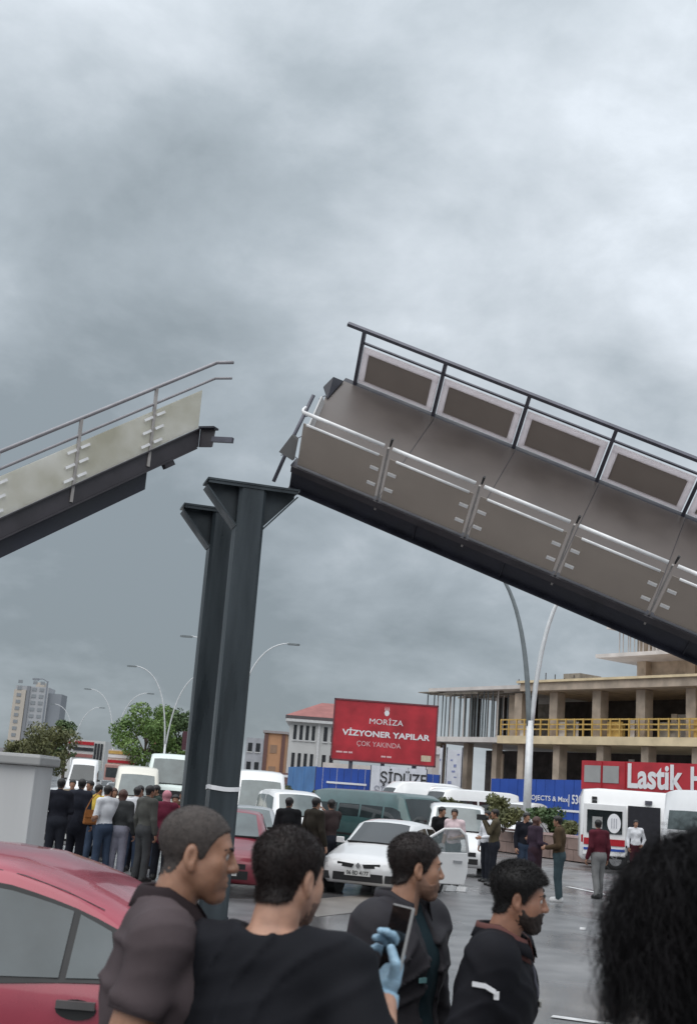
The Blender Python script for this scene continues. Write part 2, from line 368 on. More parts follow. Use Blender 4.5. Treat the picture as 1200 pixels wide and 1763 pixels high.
# near railing
CLAMP = G().box(-0.07, 0.07, -0.015, 0.015, -0.024, 0.024).mesh('sheet_clamp', rail_w)
near_posts = [k * BS for k in range(-1, 11)]
for u in near_posts[1:]:
    p = G().box(u - 0.015, u + 0.015, -0.02, 0.015, -0.22, BH - 0.02).build('post', post_m, br)
    for zz in (0.30, 0.62):
        for sx in (-0.15, 0.15): o = link('sheet_clamp', CLAMP, p); o.location = (u + sx, -0.035, zz)
    G().tube([(u + 0.02, 0, BH + 0.02), (u + 0.03, 0.0, BH + 0.17)], [0.016, 0.022], 6).build('rail_knob', black_pl, p)
for k in range(11):
    a, b = near_posts[k], near_posts[k + 1]
    lo = a + 0.07 if k else U0 + 0.06
    G().tube([(lo, -0.01, BH), (b - 0.07, -0.01, BH)], 0.030, 8).build('handrail', rail_w, br, smooth=True)
    G().tube([(lo + 0.1, -0.03, BH - 0.2), (b - 0.12, -0.03, BH - 0.2)], 0.022, 6).build('mid_rail', rail_w, br, smooth=True)
    G().box(a + 0.06 if k else U0 + 0.1, b - 0.06, -0.012, 0.004, 0.03, BH - 0.21).build('infill_panel', panel_sm, br)
# torn end: bent return of the handrail, loose bars, bent plate
p0 = np.array([U0 + 0.06, -0.01, BH])
G().tube([p0 + (0.05, 0, 0), p0 + (-0.01, 0.02, 0.0), p0 + (-0.03, 0.08, -0.01), p0 + (-0.03, 0.17, -0.03)], 0.022, 8).build('bent_rail', rail_w, br, smooth=True)
G().tube([toB(540, 680, 18.7), toB(505, 752, 18.75), toB(471, 829, 18.8)], 0.032, 8).build('hanging_bar', rail_m, br, smooth=True)
G().prism([(U0 - 0.26, 0.02, 0.10), (U0 - 0.02, 0.06, 0.0), (U0 - 0.02, 0.10, 0.42), (U0 - 0.10, 0.06, 0.50)], (0.02, 0.03, 0.02)).build('torn_plate', cab_d, br)
G().prism([(UF + 0.12, BW - 0.72, 0.0), (UF - 0.06, BW - 0.52, 0.05), (UF - 0.02, BW - 0.22, 0.09), (UF + 0.14, BW - 0.12, 0.01)], (0.0, 0.0, 0.03)).build('torn_plate', steel_d, br)
G().prism([(U0 - 0.02, 0.45, 0.0), (UF + 0.1, BW - 0.85, 0.0), (UF + 0.04, BW - 0.85, 0.12), (U0 - 0.08, 0.5, 0.16)], (0.02, 0.02, 0.0)).build('torn_plate', cab_m, br)
for y_, l_ in ((0.2, 0.25), (0.7, 0.16), (1.3, 0.22), (1.9, 0.14)):
    u_ = U0 + (UF - U0) * y_ / BW; G().tube([(u_ + 0.05, y_, -0.05), (u_ - l_ * 0.5, y_ + 0.04, -0.03), (u_ - l_, y_ - 0.03, -0.09)], 0.009, 5).build('bent_bar', rail_m, br)

# ------------------------------------------------------------------ left ramp flight (vertical posts, sloping sheets)
RA = at(345, 737, 18.2)                     # end of the flight
_l = at(0, 893, 16.4)
rdir = RA - _l; rlen = np.linalg.norm(rdir); rdir /= rlen
lf = thing('footbridge_ramp', 'snapped footbridge ramp with cream side panels, broken end in the air', 'ramp', tuple(RA))
hd = np.array([rdir[0], rdir[1], 0]); hd /= np.linalg.norm(hd); sidev = np.array([-hd[1], hd[0], 0])      # away from the camera
TL = 12.5                                    # length kept down to the ground
def rp_(s, n=0.0, z=0.0): return tuple(-rdir * s + sidev * n + np.array([0, 0, z]))      # local to RA, s measured down the flight
RW = 1.95
def slope_box(gg, s0, s1, n0, n1, z0, z1):
    c0_ = [rp_(s0, n0, z0), rp_(s1, n0, z0), rp_(s1, n0, z1), rp_(s0, n0, z1)]
    return gg.prism(c0_, sidev * (n1 - n0))
for n in (0.0, RW - 0.03):
    gg = G(); slope_box(gg, 0.0, TL, n, n + 0.025, -0.31, -0.01); slope_box(gg, -0.0, TL, n - 0.05, n + 0.08, -0.012, 0.012); slope_box(gg, 0.05, TL, n - 0.05, n + 0.08, -0.335, -0.31)
    gg.build('stringer', steel_b, lf)
gg = G(); slope_box(gg, 0.95, TL, 0.12, RW - 0.12, -0.62, -0.34); gg.build('box_girder', steel_d, lf)
gg = G(); slope_box(gg, 0.3, TL, 0.03, RW - 0.03, -0.10, -0.02); gg.build('deck', deck_m, lf)
CLAMP2 = G().beam(-rdir * 0.08, rdir * 0.08, 0.03, 0.04).mesh('sheet_clamp', rail_w)
for n in (0.0,):
    hz = 1.04 if n == 0 else 0.98
    hr_ = [rp_(TL, n, hz + 0.02), rp_(-0.12, n, hz)]
    st = np.array(hr_[1]); e1 = st + hd * 0.02 + np.array([0.06, -0.03, 0.03]); e2 = e1 + np.array([0.27, -0.12, -0.02])
    G().tube([hr_[0], hr_[1], e1, e2], 0.03, 8).build('handrail', rail_l, lf, smooth=True)
    q = [np.array(p) - (0, 0, 0.27) for p in (hr_[0], hr_[1], e1, e2)]
    G().tube(q, 0.022, 8).build('mid_rail', rail_l, lf, smooth=True)
    for k in range(8):
        s = 1.02 + k * 1.42
        p = G().beam(rp_(s, n, -0.25), rp_(s, n, hz), 0.045, 0.045, up=tuple(hd)).build('post', post_m, lf)
        for zz in (0.12, 0.34, 0.56):
            for ss in (-0.12, 0.12): o = link('sheet_clamp', CLAMP2, p); o.location = rp_(s + ss, n - 0.035, zz)
        s1 = s - 1.42 if k else 0.0
        gg = G(); slope_box(gg, max(s1, 0.02) + 0.03, s - 0.03, n - 0.008, n + 0.008, 0.02, 0.66); gg.build('infill_panel', panel_cr, lf)
# torn end: bracket plate and stub of the landing
gg = G().prism([rp_(0.0, -0.06, -0.32), (0.24, -0.13, -0.33), (0.26, -0.13, -0.06), (0.22, -0.13, -0.03), rp_(0.0, -0.06, 0.02)], sidev * 0.05)
gg.build('end_bracket', steel_b, lf)
G().beam((0.02, -0.05, -0.02), (0.27, -0.16, -0.03), 0.16, 0.03).build('end_cap', steel_d, lf)
G().beam((0.22, -0.1, -0.20), (0.56, -0.25, -0.235), 0.06, 0.085).build('landing_stub', rail_m, lf)
G().beam(rp_(0.50, 0.02, -0.375), rp_(0.68, 0.02, -0.375), 0.1, 0.09).build('torn_gusset', steel_b, lf)

# ------------------------------------------------------------------ the two steel columns
def pier(px_top, Y, top_row, half, label):
    p = at(px_top, top_row, Y); zt = p[2]
    t = thing('bridge_column', label, 'column', (p[0], p[1], 0), radians(15.5), 'twin steel columns of the broken footbridge')
    r = 0.205; ch = 0.045
    sec = [(-r, -r + ch), (-r + ch, -r), (r - ch, -r), (r, -r + ch), (r, r - ch), (r - ch, r), (-r + ch, r), (-r, r - ch)]
    g_ = G().prism([(x, y, 0.03) for x, y in sec], (0, 0, zt - 0.05))
    G.build(g_, 'shaft', steel, t)
    G().box(-0.36, 0.36, -0.36, 0.36, 0.0, 0.03).build('base_plate', steel, t)
    for sx in (-0.29, 0.29):
        for sy in (-0.29, 0.29): G().tube([(sx, sy, 0.03), (sx, sy, 0.075)], 0.022, 6).build('anchor_bolt', rail_m, t)
    G().box(-half, half, -0.24, 0.24, zt - 0.03, zt).build('cap_plate', steel, t)
    G().box(-half + 0.02, half - 0.02, -0.225, -0.205, zt - 0.075, zt - 0.03).build('cap_lip', steel, t)
    for sg in (-1, 1):
        w_ = G().prism([(sg * r * 0.98, -0.012, zt - 0.62), (sg * (half - 0.03), -0.012, zt - 0.10), (sg * (half - 0.03), -0.012, zt - 0.03), (sg * r * 0.98, -0.012, zt - 0.03)], (0, 0.024, 0))
        w_.build('haunch_web', steel, t)
        fl = G().beam((sg * r * 1.01, 0, zt - 0.66), (sg * (half - 0.02), 0, zt - 0.105), 0.34, 0.022, up=(0, 1, 0))
        # flange lies across the web
        a_ = np.array((sg * r * 1.0, 0, zt - 0.655)); b_ = np.array((sg * (half - 0.01), 0, zt - 0.10)); dd = (b_ - a_) / np.linalg.norm(b_ - a_)
        nn = np.array((-dd[2], 0, dd[0])); fl = G().frame_box((a_ + b_) / 2, dd * np.linalg.norm(b_ - a_) / 2, (0, 0.17, 0), nn * 0.011)
        fl.build('haunch_flange', steel, t)
    G().box(-r - 0.004, r + 0.004, -r - 0.004, -r, 1.0, 1.012).build('weld_seam', steel_b, t)
    return t, zt
pn, zt_n = pier(433, 17.4, 838, 0.70, 'nearer and taller-looking dark green steel column, with white tape tied round it')
pf, zt_f = pier(386, 19.2, 880, 0.70, 'farther dark green steel column, half hidden behind the one wrapped with white tape')
tz = at(400, 1359, 17.2)[2]
tp = G(); ring = []
for k in range(25):
    a_ = 2 * pi * k / 24; rr = 0.218 / max(abs(cos(a_)), abs(sin(a_)), 0.78); ring.append((rr * cos(a_), rr * sin(a_), tz + 0.012 * sin(2.3 * a_)))
V = []; Fc = []
for k, (x, y, z) in enumerate(ring): V += [(x, y, z - 0.03), (x, y, z + 0.03), (x * 1.02, y * 1.02, z + 0.03), (x * 1.02, y * 1.02, z - 0.03)]
for k in range(24):
    for j in range(4): Fc.append((4 * k + j, 4 * k + (j + 1) % 4, 4 * k + 4 + (j + 1) % 4, 4 * k + 4 + j))
tp.add(V, Fc); tpo = tp.build('barrier_tape', white_t); tpo.location = pn.location; tpo.rotation_euler = pn.rotation_euler
tag(tpo, 'white barrier tape wrapped round the nearer steel column', 'tape')

# ------------------------------------------------------------------ unfinished concrete building on the right
fa = np.array([7.3, 96.0]); fb = np.array([22.6, 75.0]); fd = (fb - fa) / np.linalg.norm(fb - fa); fn = np.array([-fd[1], fd[0]])   # fn: away from the camera
if fn[1] < 0: fn = -fn
FL = np.linalg.norm(fb - fa)
def bp_(u, v): q = fa + fd * u + fn * v; return q
cb = thing('unfinished_building', 'unfinished concrete building with bare floor slabs, props and yellow guard rails', 'building', (*fa, 0))
def bb(u0, u1, v0, v1, z0, z1, gg=None):
    gg = gg or G(); c = bp_((u0 + u1) / 2, (v0 + v1) / 2) - fa
    gg.frame_box((c[0], c[1], (z0 + z1) / 2), (*(fd * (u1 - u0) / 2), 0), (*(fn * (v1 - v0) / 2), 0), (0, 0, (z1 - z0) / 2)); return gg
EX = FL + 22
SPL = 8.6                                     # where the pale left wing meets the cream right wing
def slab(u0, u1, v0, v1, z, th, m): return bb(u0, u1, v0, v1, z - th, z).build('floor_slab', m, cb)
slab(-0.4, SPL, 0, 16, 6.75, 0.38, concrete_w); slab(SPL, EX, -0.25, 16, 6.85, 0.55, concrete_c)
slab(0.6, SPL + 2.6, -0.3, 16, 10.5, 0.26, concrete_w); slab(SPL + 2.6, EX, -0.7, 16, 10.55, 0.55, concrete)
bb(SPL + 2.4, EX, -0.9, -0.5, 10.56, 10.72).build('slab_edge', concrete_c, cb)
bb(SPL + 4.0, EX, 1.5, 15, 10.9, 11.05).build('slab_edge', concrete, cb)
for u in (SPL + 1.1, SPL + 4.6, SPL + 8.6, SPL + 12.4, SPL + 16.4, SPL + 20.4, SPL + 24.4, SPL + 28.4):
    if u > EX: continue
    bb(u, u + 0.75, 0.3, 1.1, 6.85, 9.98).build('column', concrete, cb)
    bb(u + 0.4, u + 1.0, 0.4, 1.2, 0, 6.28).build('column', concrete, cb)
for u in (0.2, 3.4, 6.6):
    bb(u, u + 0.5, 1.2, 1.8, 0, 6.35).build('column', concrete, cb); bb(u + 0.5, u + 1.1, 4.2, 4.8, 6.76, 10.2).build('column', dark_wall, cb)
# back walls and inner parts seen in the gloom
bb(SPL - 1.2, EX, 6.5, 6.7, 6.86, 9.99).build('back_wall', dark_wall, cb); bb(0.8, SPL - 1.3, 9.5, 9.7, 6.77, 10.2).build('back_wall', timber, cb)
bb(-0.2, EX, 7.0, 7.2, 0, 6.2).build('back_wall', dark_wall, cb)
bb(SPL - 0.6, SPL + 0.9, 1.4, 1.6, 6.86, 9.98).build('infill_wall', concrete, cb)
bb(SPL + 13.4, SPL + 15.8, 3.0, 3.2, 6.86, 8.6).build('infill_wall', concrete_w, cb)
bb(SPL + 17.6, SPL + 19.8, 1.6, 1.8, 6.86, 9.0).build('infill_wall', concrete_c, cb)
# scaffold props under the left roof slab
prop_me = G().tube([(0, 0, 0), (0, 0, 3.5)], 0.055, 6).mesh('prop', lamp_pole_g)
prop_me2 = G().tube([(0, 0, 0), (0, 0, 3.5)], 0.05, 6).mesh('prop', concrete_w)
k = 0
for v in (0.5, 2.2, 4.0):
    for u in np.arange(-0.2, SPL - 0.3, 0.62):
        uu = u + RNG.uniform(-0.2, 0.2); q = bp_(uu, v) - fa
        o = link('prop', prop_me if RNG.random() < 0.6 else prop_me2, cb); o.location = (q[0], q[1], 6.76); k += 1
gg = bb(0.5, SPL - 2.5, -0.1, 0.05, 10.0, 10.14); bb(-0.3, 1.8, -0.6, 1.6, 10.14, 10.2, gg); gg.build('formwork_beam', timber, cb)
for v in (0.6, 2.0, 3.4): bb(0.0, SPL - 0.5, v, v + 0.12, 10.1, 10.23).build('formwork_beam', timber, cb)
# yellow guard rails on the first floor edge
for z in (7.28, 7.62, 7.96): bb(SPL + 0.2, EX, -0.16, -0.10, z, z + 0.09).build('guard_rail', yellow_m, cb)
gp_me = bb(0, 0.09, 0, 0.09, 0, 1.2).mesh('guard_post', yellow_m)
for i, u in enumerate(np.arange(SPL + 0.2, EX, 0.8)):
    q = bp_(u, -0.2) - fa; o = link('guard_post', gp_me, cb); o.location = (q[0], q[1], 6.86)
for u, wd, h in ((SPL + 2.0, 1.1, 0.9), (SPL + 5.8, 1.8, 1.0), (SPL + 6.5, 0.9, 1.15), (SPL + 10.2, 1.3, 1.0), (SPL + 12.0, 0.5, 1.1), (SPL + 14.4, 1.6, 0.95), (SPL + 17.2, 1.2, 1.1)):
    bb(u, u + wd, 0.05, 0.12, 6.86, 6.86 + h).build('guard_board', [timber, concrete_w, yellow_m][int(u * 3) % 3], cb)
# upper storeys set back on the right
tv = 13.0; tu = 5.0
for z, u0, u1, v0 in ((14.4, tu + 2.4, EX, tv - 1.5), (17.0, tu + 2.2, tu + 6.5, tv)):
    bb(u0, u1, v0, v0 + 9, z - 0.3, z).build('floor_slab', concrete_w, cb)
for u in (tu + 4.2, tu + 9, tu + 14): bb(u, u + 0.9, tv + 1.5, tv + 2.3, 10.6, 16.7).build('column', concrete, cb)
bb(tu + 5.2, EX, tv + 2.2, tv + 2.5, 14.41, 16.7).build('infill_wall', concrete_w, cb)
bb(tu + 5.0, EX, tv + 2.2, tv + 2.5, 10.6, 14.1).build('infill_wall', concrete, cb)
for u in np.arange(tu + 2.6, tu + 12, 0.42):
    q = bp_(u + RNG.uniform(-.15, .15), tv + 1.2) - fa; o = link('prop', prop_me2, cb); o.location = (q[0], q[1], 14.4); o.scale = (1, 1, 0.66)
for u in (SPL + 3.6, SPL + 5.2, SPL + 7.4): bb(u, u + 1.6, 1.0, 3.2, 10.56, 10.56 + RNG.uniform(0.35, 0.8)).build('stacked_formwork', timber, cb)
for u in np.arange(SPL + 1.5, SPL + 8, 0.9): bb(u, u + 0.05, 0.2, 0.25, 10.55, 10.55 + RNG.uniform(0.3, 0.9)).build('rebar', dark_wall, cb)

for i in range(26):
    u = RNG.uniform(SPL - 7, SPL + 14); v = RNG.uniform(0.0, 2.6); l = RNG.uniform(.3, 1.4); z = 10.56 if u > SPL + 2.6 else 10.51
    bb(u, u + l, v, v + RNG.uniform(.08, .5), z, z + RNG.uniform(.06, .35)).build('roof_clutter', [timber, concrete, rail_m, concrete_w][i % 4], cb)
for i in range(30):
    u = RNG.uniform(SPL + 0.6, EX - 4); v = RNG.uniform(1.6, 6.0); h = RNG.uniform(.5, 2.6); bb(u, u + RNG.uniform(.06, .7), v, v + .1, 6.86, 6.86 + h).build('site_clutter', [timber, concrete, dark_wall, concrete_c, yellow_m][i % 5], cb)
for i in range(26):
    u = RNG.uniform(0.5, EX - 4); v = RNG.uniform(1.6, 6.5); h = RNG.uniform(3.4, 5.8); bb(u, u + RNG.uniform(.06, .6), v, v + .1, 0.05, h).build('site_clutter', [timber, concrete, dark_wall, concrete_w][i % 4], cb)
# banners hung under the left wing
for u, wd, z1 in ((-0.5, 1.7, 6.1), (1.55, 1.55, 5.85), (3.55, 1.75, 5.7)):
    q = bp_(u, -0.6); t = thing('banner', {-0.5: 'white printed banner hanging at the left corner of the unfinished building', 1.55: 'white printed banner, middle one of three on the unfinished building', 3.55: 'white printed banner next to the blue hoarding on the unfinished building'}[u], 'banner', (*q, 0), 0, 'banners on the unfinished building')
    a = np.array([*fd, 0]) ; G().prism([(0, 0, 1.6), tuple(a * wd + (0, 0, 1.6)), tuple(a * wd + (0, 0, z1)), (0, 0, z1)], (*(fn * 0.05), 0)).build('sheet', banner_w, t)
    pr = G()
    for j in range(9):
        x0 = RNG.uniform(0.12, wd - 0.5); z0 = 2.0 + j * 0.42; l = RNG.uniform(0.2, 0.6)
        pr.frame_box((*(fd * (x0 + l / 2) - fn * 0.012), z0), (*(fd * l / 2), 0), (*(fn * 0.004), 0), (0, 0, RNG.uniform(0.03, 0.12)))
    pr.build('print', mat('banner_blue_print', (0.24, 0.27, 0.45), 0.7), t)
    for x0 in (0.0, wd): G().tube([tuple(a * x0 + (0, 0, 0)), tuple(a * x0 + (0, 0, z1 + 0.2))], 0.05, 6).build('pole', rail_m, t)

# ------------------------------------------------------------------ blue hoardings
def hoard(name, label, px0, px1, Y0, Y1, top_row0, top_row1, n, m, group=None):
    a = at(px0, top_row0, Y0); b = at(px1, top_row1, Y1)
    t = thing(name, label, 'hoarding', (a[0], a[1], 0), 0, group); d = (b - a)[:2]; l = np.linalg.norm(d); d /= l; nv = np.array([-d[1], d[0]])
    for k in range(n):
        q0 = d * l * k / n; q1 = d * l * ((k + 1) / n) - d * 0.02; za = a[2] + (b[2] - a[2]) * k / n; zb = a[2] + (b[2] - a[2]) * (k + 1) / n
        off = nv * (0.012 * (k % 2))
        G().prism([(*(q0 + off), 0.05), (*(q1 + off), 0.05), (*(q1 + off), zb), (*(q0 + off), za)], (*(nv * 0.05), 0)).build('hoarding_panel', m, t)
    for k in range(0, n + 1, 2):
        q = d * l * k / n + nv * 0.12; G().box(q[0] - 0.05, q[0] + 0.05, q[1] - 0.05, q[1] + 0.05, 0, a[2]).build('post', rail_m, t)
    def loc(fr, z): q = d * l * fr - nv * 0.03; return (q[0], q[1], z)
    return t, np.array([d[0], d[1], 0]), loc, l
hz_ = lambda px: 1367 + (px - 600) * 0.0752
h1, hd1, hl1, ll1 = hoard('hoarding', 'royal blue site hoarding with one white line of print, under the red billboard', 545, 642, 70, 70, 1321, 1326, 8, blue_h)
G().frame_box(hl1(0.55, 2.45), hd1 * 1.15, (0, 0.01, 0), (0, 0, 0.055)).build('print_line', white_t, h1)
h0, hd0, hl0, ll0 = hoard('hoarding', 'paler blue hoarding between the brown building and the royal blue hoarding', 497, 545, 76, 70.5, 1321, 1320, 5, blue_h2)
h2, hd2, hl2, ll2 = hoard('hoarding', 'white hoarding panel with big dark letters, under the right half of the billboard', 640, 735, 69, 69, 1318, 1326, 6, banner_w)
text_on('lettering', 'ŞİDÜZE', h2, np.array(hl2(0.58, 2.95)) , hd2, (0, 0, 1), 2.6, ink_m, 0.012, height=1.0)
text_on('lettering', 'DAZE', h2, np.array(hl2(0.72, 1.75)) , hd2, (0, 0, 1), 1.3, mat('gray_print', (0.12, 0.12, 0.15), 0.7), 0.012, height=0.75)
text_on('lettering', 'ŞİYE', h2, np.array(hl2(0.26, 2.2)) , hd2, (0, 0, 1), 1.2, mat('pale_print', (0.30, 0.31, 0.36), 0.7), 0.0, height=0.8)
h4, _, _, _ = hoard('hoarding', 'short dark blue hoarding panel right of the lettered white panel', 735, 757, 69.5, 69.5, 1333, 1335, 2, blue_h)
h3, hd3, hl3, ll3 = hoard('hoarding', 'long blue hoarding with white lettering in front of the unfinished building', 846, 1075, 72, 66, 1341, 1345, 14, blue_h)
text_on('lettering', 'PROJECTS & Max', h3, np.array(hl3(0.44, 2.42)), hd3, (0, 0, 1), 2.9, white_t, 0.01, height=0.36)
text_on('lettering', '| 530', h3, np.array(hl3(0.655, 2.42)), hd3, (0, 0, 1), 0.85, white_t, 0.02, height=0.66)
G().frame_box(hl3(0.42, 1.85), hd3 * 2.9, (0, 0.01, 0), (0, 0, 0.06)).build('print_line', white_t, h3)

# ------------------------------------------------------------------ red billboard
BY = 80.0
q00, q10, q11, q01 = at(570, 1304, BY), at(748, 1321, BY), at(749, 1218, BY), at(576, 1204, BY)
bo = thing('billboard', 'big red billboard with white lettering over the blue hoardings', 'billboard', ((q00[0] + q10[0]) / 2, BY, 0))
x0, x1 = (q00[0] + q01[0]) / 2, (q10[0] + q11[0]) / 2; z0, z1 = (q00[2] + q10[2]) / 2, (q01[2] + q11[2]) / 2
hw = (x1 - x0) / 2
G().box(-hw, hw, 0, 0.35, z0, z1).build('board', red_sign, bo)
fr = G().box(-hw - 0.08, hw + 0.08, -0.05, 0.4, z1 + 0.002, z1 + 0.1).box(-hw - 0.08, hw + 0.08, -0.05, 0.4, z0 - 0.1, z0 - 0.002).box(-hw - 0.09, -hw - 0.002, -0.05, 0.4, z0 - 0.1, z1 + 0.1).box(hw + 0.002, hw + 0.09, -0.05, 0.4, z0 - 0.1, z1 + 0.1)
fr.build('frame', mat('billboard_frame', (0.16, 0.05, 0.06), 0.6), bo)
for x in (-hw * 0.62, 0.0, hw * 0.62): G().box(x - 0.13, x + 0.13, 0.1, 0.3, 0, z0 - 0.1).build('post', rail_m, bo)
R3, U3 = np.array([1.0, 0, 0]), np.array([0, 0, 1.0]); H_ = z1 - z0
def btxt(s, fx, fz, wd, ht, m, bold=0.01): text_on('lettering', s, bo, (hw * fx, -0.012, z0 + H_ * fz), R3, U3, wd, m, bold, height=ht)
btxt('MORİZA', 0.02, 0.69, hw * 0.66, H_ * 0.125, white_t, 0.0)
btxt('VİZYONER YAPILAR', 0.03, 0.475, hw * 1.72, H_ * 0.135, white_t, 0.03)
btxt('ÇOK YAKINDA', -0.1, 0.275, hw * 0.86, H_ * 0.105, pink_t, 0.0)
for x0_, x1_, fz in ((-.92, -.80, .12), (-.78, -.70, .12), (-.68, -.60, .12), (-.04, .05, .09), (.07, .16, .09)): G().box(hw * x0_, hw * x1_, -0.012, 0, z0 + H_ * (fz - .014), z0 + H_ * (fz + .014)).build('print_line', pink_t, bo)
em = G().prism([(hw * 0.02 + 0.17 * cos(a_), -0.012, z0 + H_ * 0.83 + 0.20 * sin(a_)) for a_ in np.arange(0, 2 * pi, pi / 4)], (0, 0.01, 0)); em.build('emblem', white_t, bo)
em = G()
for dx in (-0.12, 0.0, 0.12): em.prism([(hw * 0.02 + dx - 0.05, -0.012, z0 + H_ * 0.875), (hw * 0.02 + dx + 0.05, -0.012, z0 + H_ * 0.875), (hw * 0.02 + dx, -0.012, z0 + H_ * 0.95)], (0, 0.01, 0))
em.build('emblem', pink_t, bo)
G().box(hw * 0.74, hw * 0.93, -0.012, 0.0, z0 + H_ * 0.06, z0 + H_ * 0.16).build('corner_mark', mat('cream_print', (0.6, 0.5, 0.36), 0.6), bo)

# ------------------------------------------------------------------ buildings behind
def block(name, label, px0, px1, Y, top_row, m, depth=10, yaw=0):
    a = at(px0, top_row, Y); b = at(px1, top_row + (px1 - px0) * 0.0752, Y)
    t = thing(name, label, 'building', ((a[0] + b[0]) / 2, Y, 0), yaw); hw_ = (b[0] - a[0]) / 2
    G().box(-hw_, hw_, 0, depth, 0, a[2]).build('wall', m, t); return t, hw_, a[2]
wall_w = mat('stucco_white', (0.55, 0.55, 0.54), 0.85, 0, 0.06, 0.6)
wall_o = mat('stucco_orange', (0.50, 0.27, 0.15), 0.85, 0, 0.12, 0.5)
roof_r = mat('roof_red', (0.31, 0.125, 0.115), 0.8, 0, 0.15, 1.0)
win_d = mat('window_dark', (0.03, 0.032, 0.036), 0.15, 0, 0.3, 1)
sill_m = mat('window_sill_white', (0.6, 0.6, 0.6), 0.7)
tw_a = mat('tower_gray', (0.42, 0.43, 0.45), 0.85, 0, 0.05, 0.05); tw_b = mat('tower_tan', (0.52, 0.47, 0.41), 0.85, 0, 0.05, 0.05); tw_c = mat('tower_blue_gray', (0.25, 0.27, 0.30), 0.8, 0, 0.05, 0.05)  # distance haze is put into these paler tower colours
def windows(t, hw_, zs, xs, wd, ht, y=0.0):
    me = G().box(-wd / 2, wd / 2, -0.05, 0.1, 0, ht).mesh('window', win_d); me2 = G().box(-wd / 2 - 0.1, wd / 2 + 0.1, -0.14, 0.05, -0.14, -0.005).mesh('sill', sill_m)
    for z in zs:
        for x in xs:
            o = link('window', me, t); o.location = (x, y, z); s_ = link('sill', me2, o)
# three-storey white building with a red hipped roof
wb, hw_, zt = block('apartment_house', 'white house with rows of narrow windows and a red roof, left of the billboard', 500, 590, 130, 1238, wall_w, 9)
G().box(-hw_ - 0.5, hw_ + 0.5, -0.6, 9.6, zt + 0.004, zt + 0.35).build('eaves', mat('eaves_dark', (0.10, 0.085, 0.09), 0.7), wb)
G().box(-hw_ - 0.45, hw_ + 0.45, -0.64, 9.5, zt - 0.28, zt + 0.0).build('cornice', sill_m, wb)
zz = zt + 0.36
G().add([(-hw_ - 0.5, -0.6, zz), (hw_ + 0.5, -0.6, zz), (hw_ + 0.5, 9.6, zz), (-hw_ - 0.5, 9.6, zz), (0.4, 4.5, zz + 1.9), (hw_ - 0.5, 4.5, zz + 1.9)], [(0, 1, 5, 4), (1, 2, 5), (2, 3, 4, 5), (3, 0, 4), (0, 3, 2, 1)]).build('roof', roof_r, wb)
windows(wb, hw_, (zt - 2.15, zt - 5.1), [-hw_ + 0.62 + i * 0.66 for i in range(4)], 0.34, 1.55)
windows(wb, hw_, (zt - 2.15, zt - 5.1), [-hw_ + 3.9, -hw_ + 4.7], 0.4, 1.55)
G().box(-hw_ + 3.05, -hw_ + 3.3, -0.2, 0, 0, zt - 0.3).build('pilaster', sill_m, wb)
G().box(-hw_ - 0.4, -hw_ + 2.0, -2.2, -0.02, zt - 6.9, zt - 5.75).build('balcony', mat('balcony_brown', (0.19, 0.11, 0.10), 0.8), wb)
G().box(-hw_ - 0.2, -hw_ + 1.8, -2.26, -2.2, zt - 6.2, zt - 5.95).build('shop_sign', white_t, wb)
ob, hw_, zt = block('apartment_block', 'orange rendered block just right of the steel column', 456, 494, 150, 1262, wall_o, 10)
G().box(-hw_ - 0.2, hw_ + 0.2, -0.3, 10, zt + 0.003, zt + 0.3).build('parapet', mat('parapet_gray', (0.33, 0.30, 0.30), 0.8), ob)
for x, wd in ((-hw_ + 0.25, 0.5), (hw_ - 0.35, 0.45)): G().box(x - wd / 2, x + wd / 2, -0.15, 0, 0, zt - 0.1).build('stair_strip', mat('brown_strip', (0.15, 0.08, 0.07), 0.8), ob)
for z in (zt - 2.4, zt - 5.0, zt - 7.6):
    G().box(-0.55, 0.3, -0.06, 0.0, z, z + 1.0).build('window', mat('window_tan', (0.30, 0.19, 0.13), 0.4), ob)
b3, hw_, zt = block('apartment_block', 'pale gray block showing between the steel column and the orange block', 425, 454, 170, 1270, mat('stucco_gray', (0.38, 0.39, 0.42), 0.85, 0, 0.15, 0.8), 10)
windows(b3, hw_, (zt - 1.9, zt - 4.5, zt - 7.0), (-0.6, 0.5), 0.6, 1.2)
b4, hw_, zt = block('roadside_shop', 'white shop wall behind the blue hoardings, under the billboard', 556, 655, 90, 1313, concrete_w, 6)
b5, hw_, zt = block('site_office', 'pale site wall right of the billboard', 746, 758, 84, 1285, concrete_w, 5)
G().box(-hw_ - 0.1, hw_, -0.12, 0, zt - 0.55, zt - 0.1).build('sign_band', white_t, b5)
# far left: tower block with haze put into its paled colours, low shops
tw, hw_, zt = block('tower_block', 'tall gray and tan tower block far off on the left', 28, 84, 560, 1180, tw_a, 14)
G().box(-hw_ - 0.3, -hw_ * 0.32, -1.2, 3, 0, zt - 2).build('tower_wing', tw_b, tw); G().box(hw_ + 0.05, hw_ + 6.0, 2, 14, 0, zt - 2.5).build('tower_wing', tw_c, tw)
G().box(-hw_ * 0.30, -hw_ * 0.1, -0.8, 0, 0, zt).build('tower_strip', mat('tower_dark', (0.24, 0.25, 0.27), 0.8), tw)
me = G().box(-1.0, 1.0, -0.25, 0.1, 0, 1.5).mesh('window', mat('tower_window', (0.27, 0.29, 0.31), 0.3))
for k in range(13):
    for x in (-hw_ * 0.72, hw_ * 0.15, hw_ * 0.6):
        o = link('window', me, tw); o.location = (x, -1.2 if x < -hw_ * .5 else 0, 4 + k * 3.05)
G().box(hw_ * 0.1, hw_ * 0.6, 3, 8, zt + 0.003, zt + 2.2).build('lift_room', tw_b, tw)
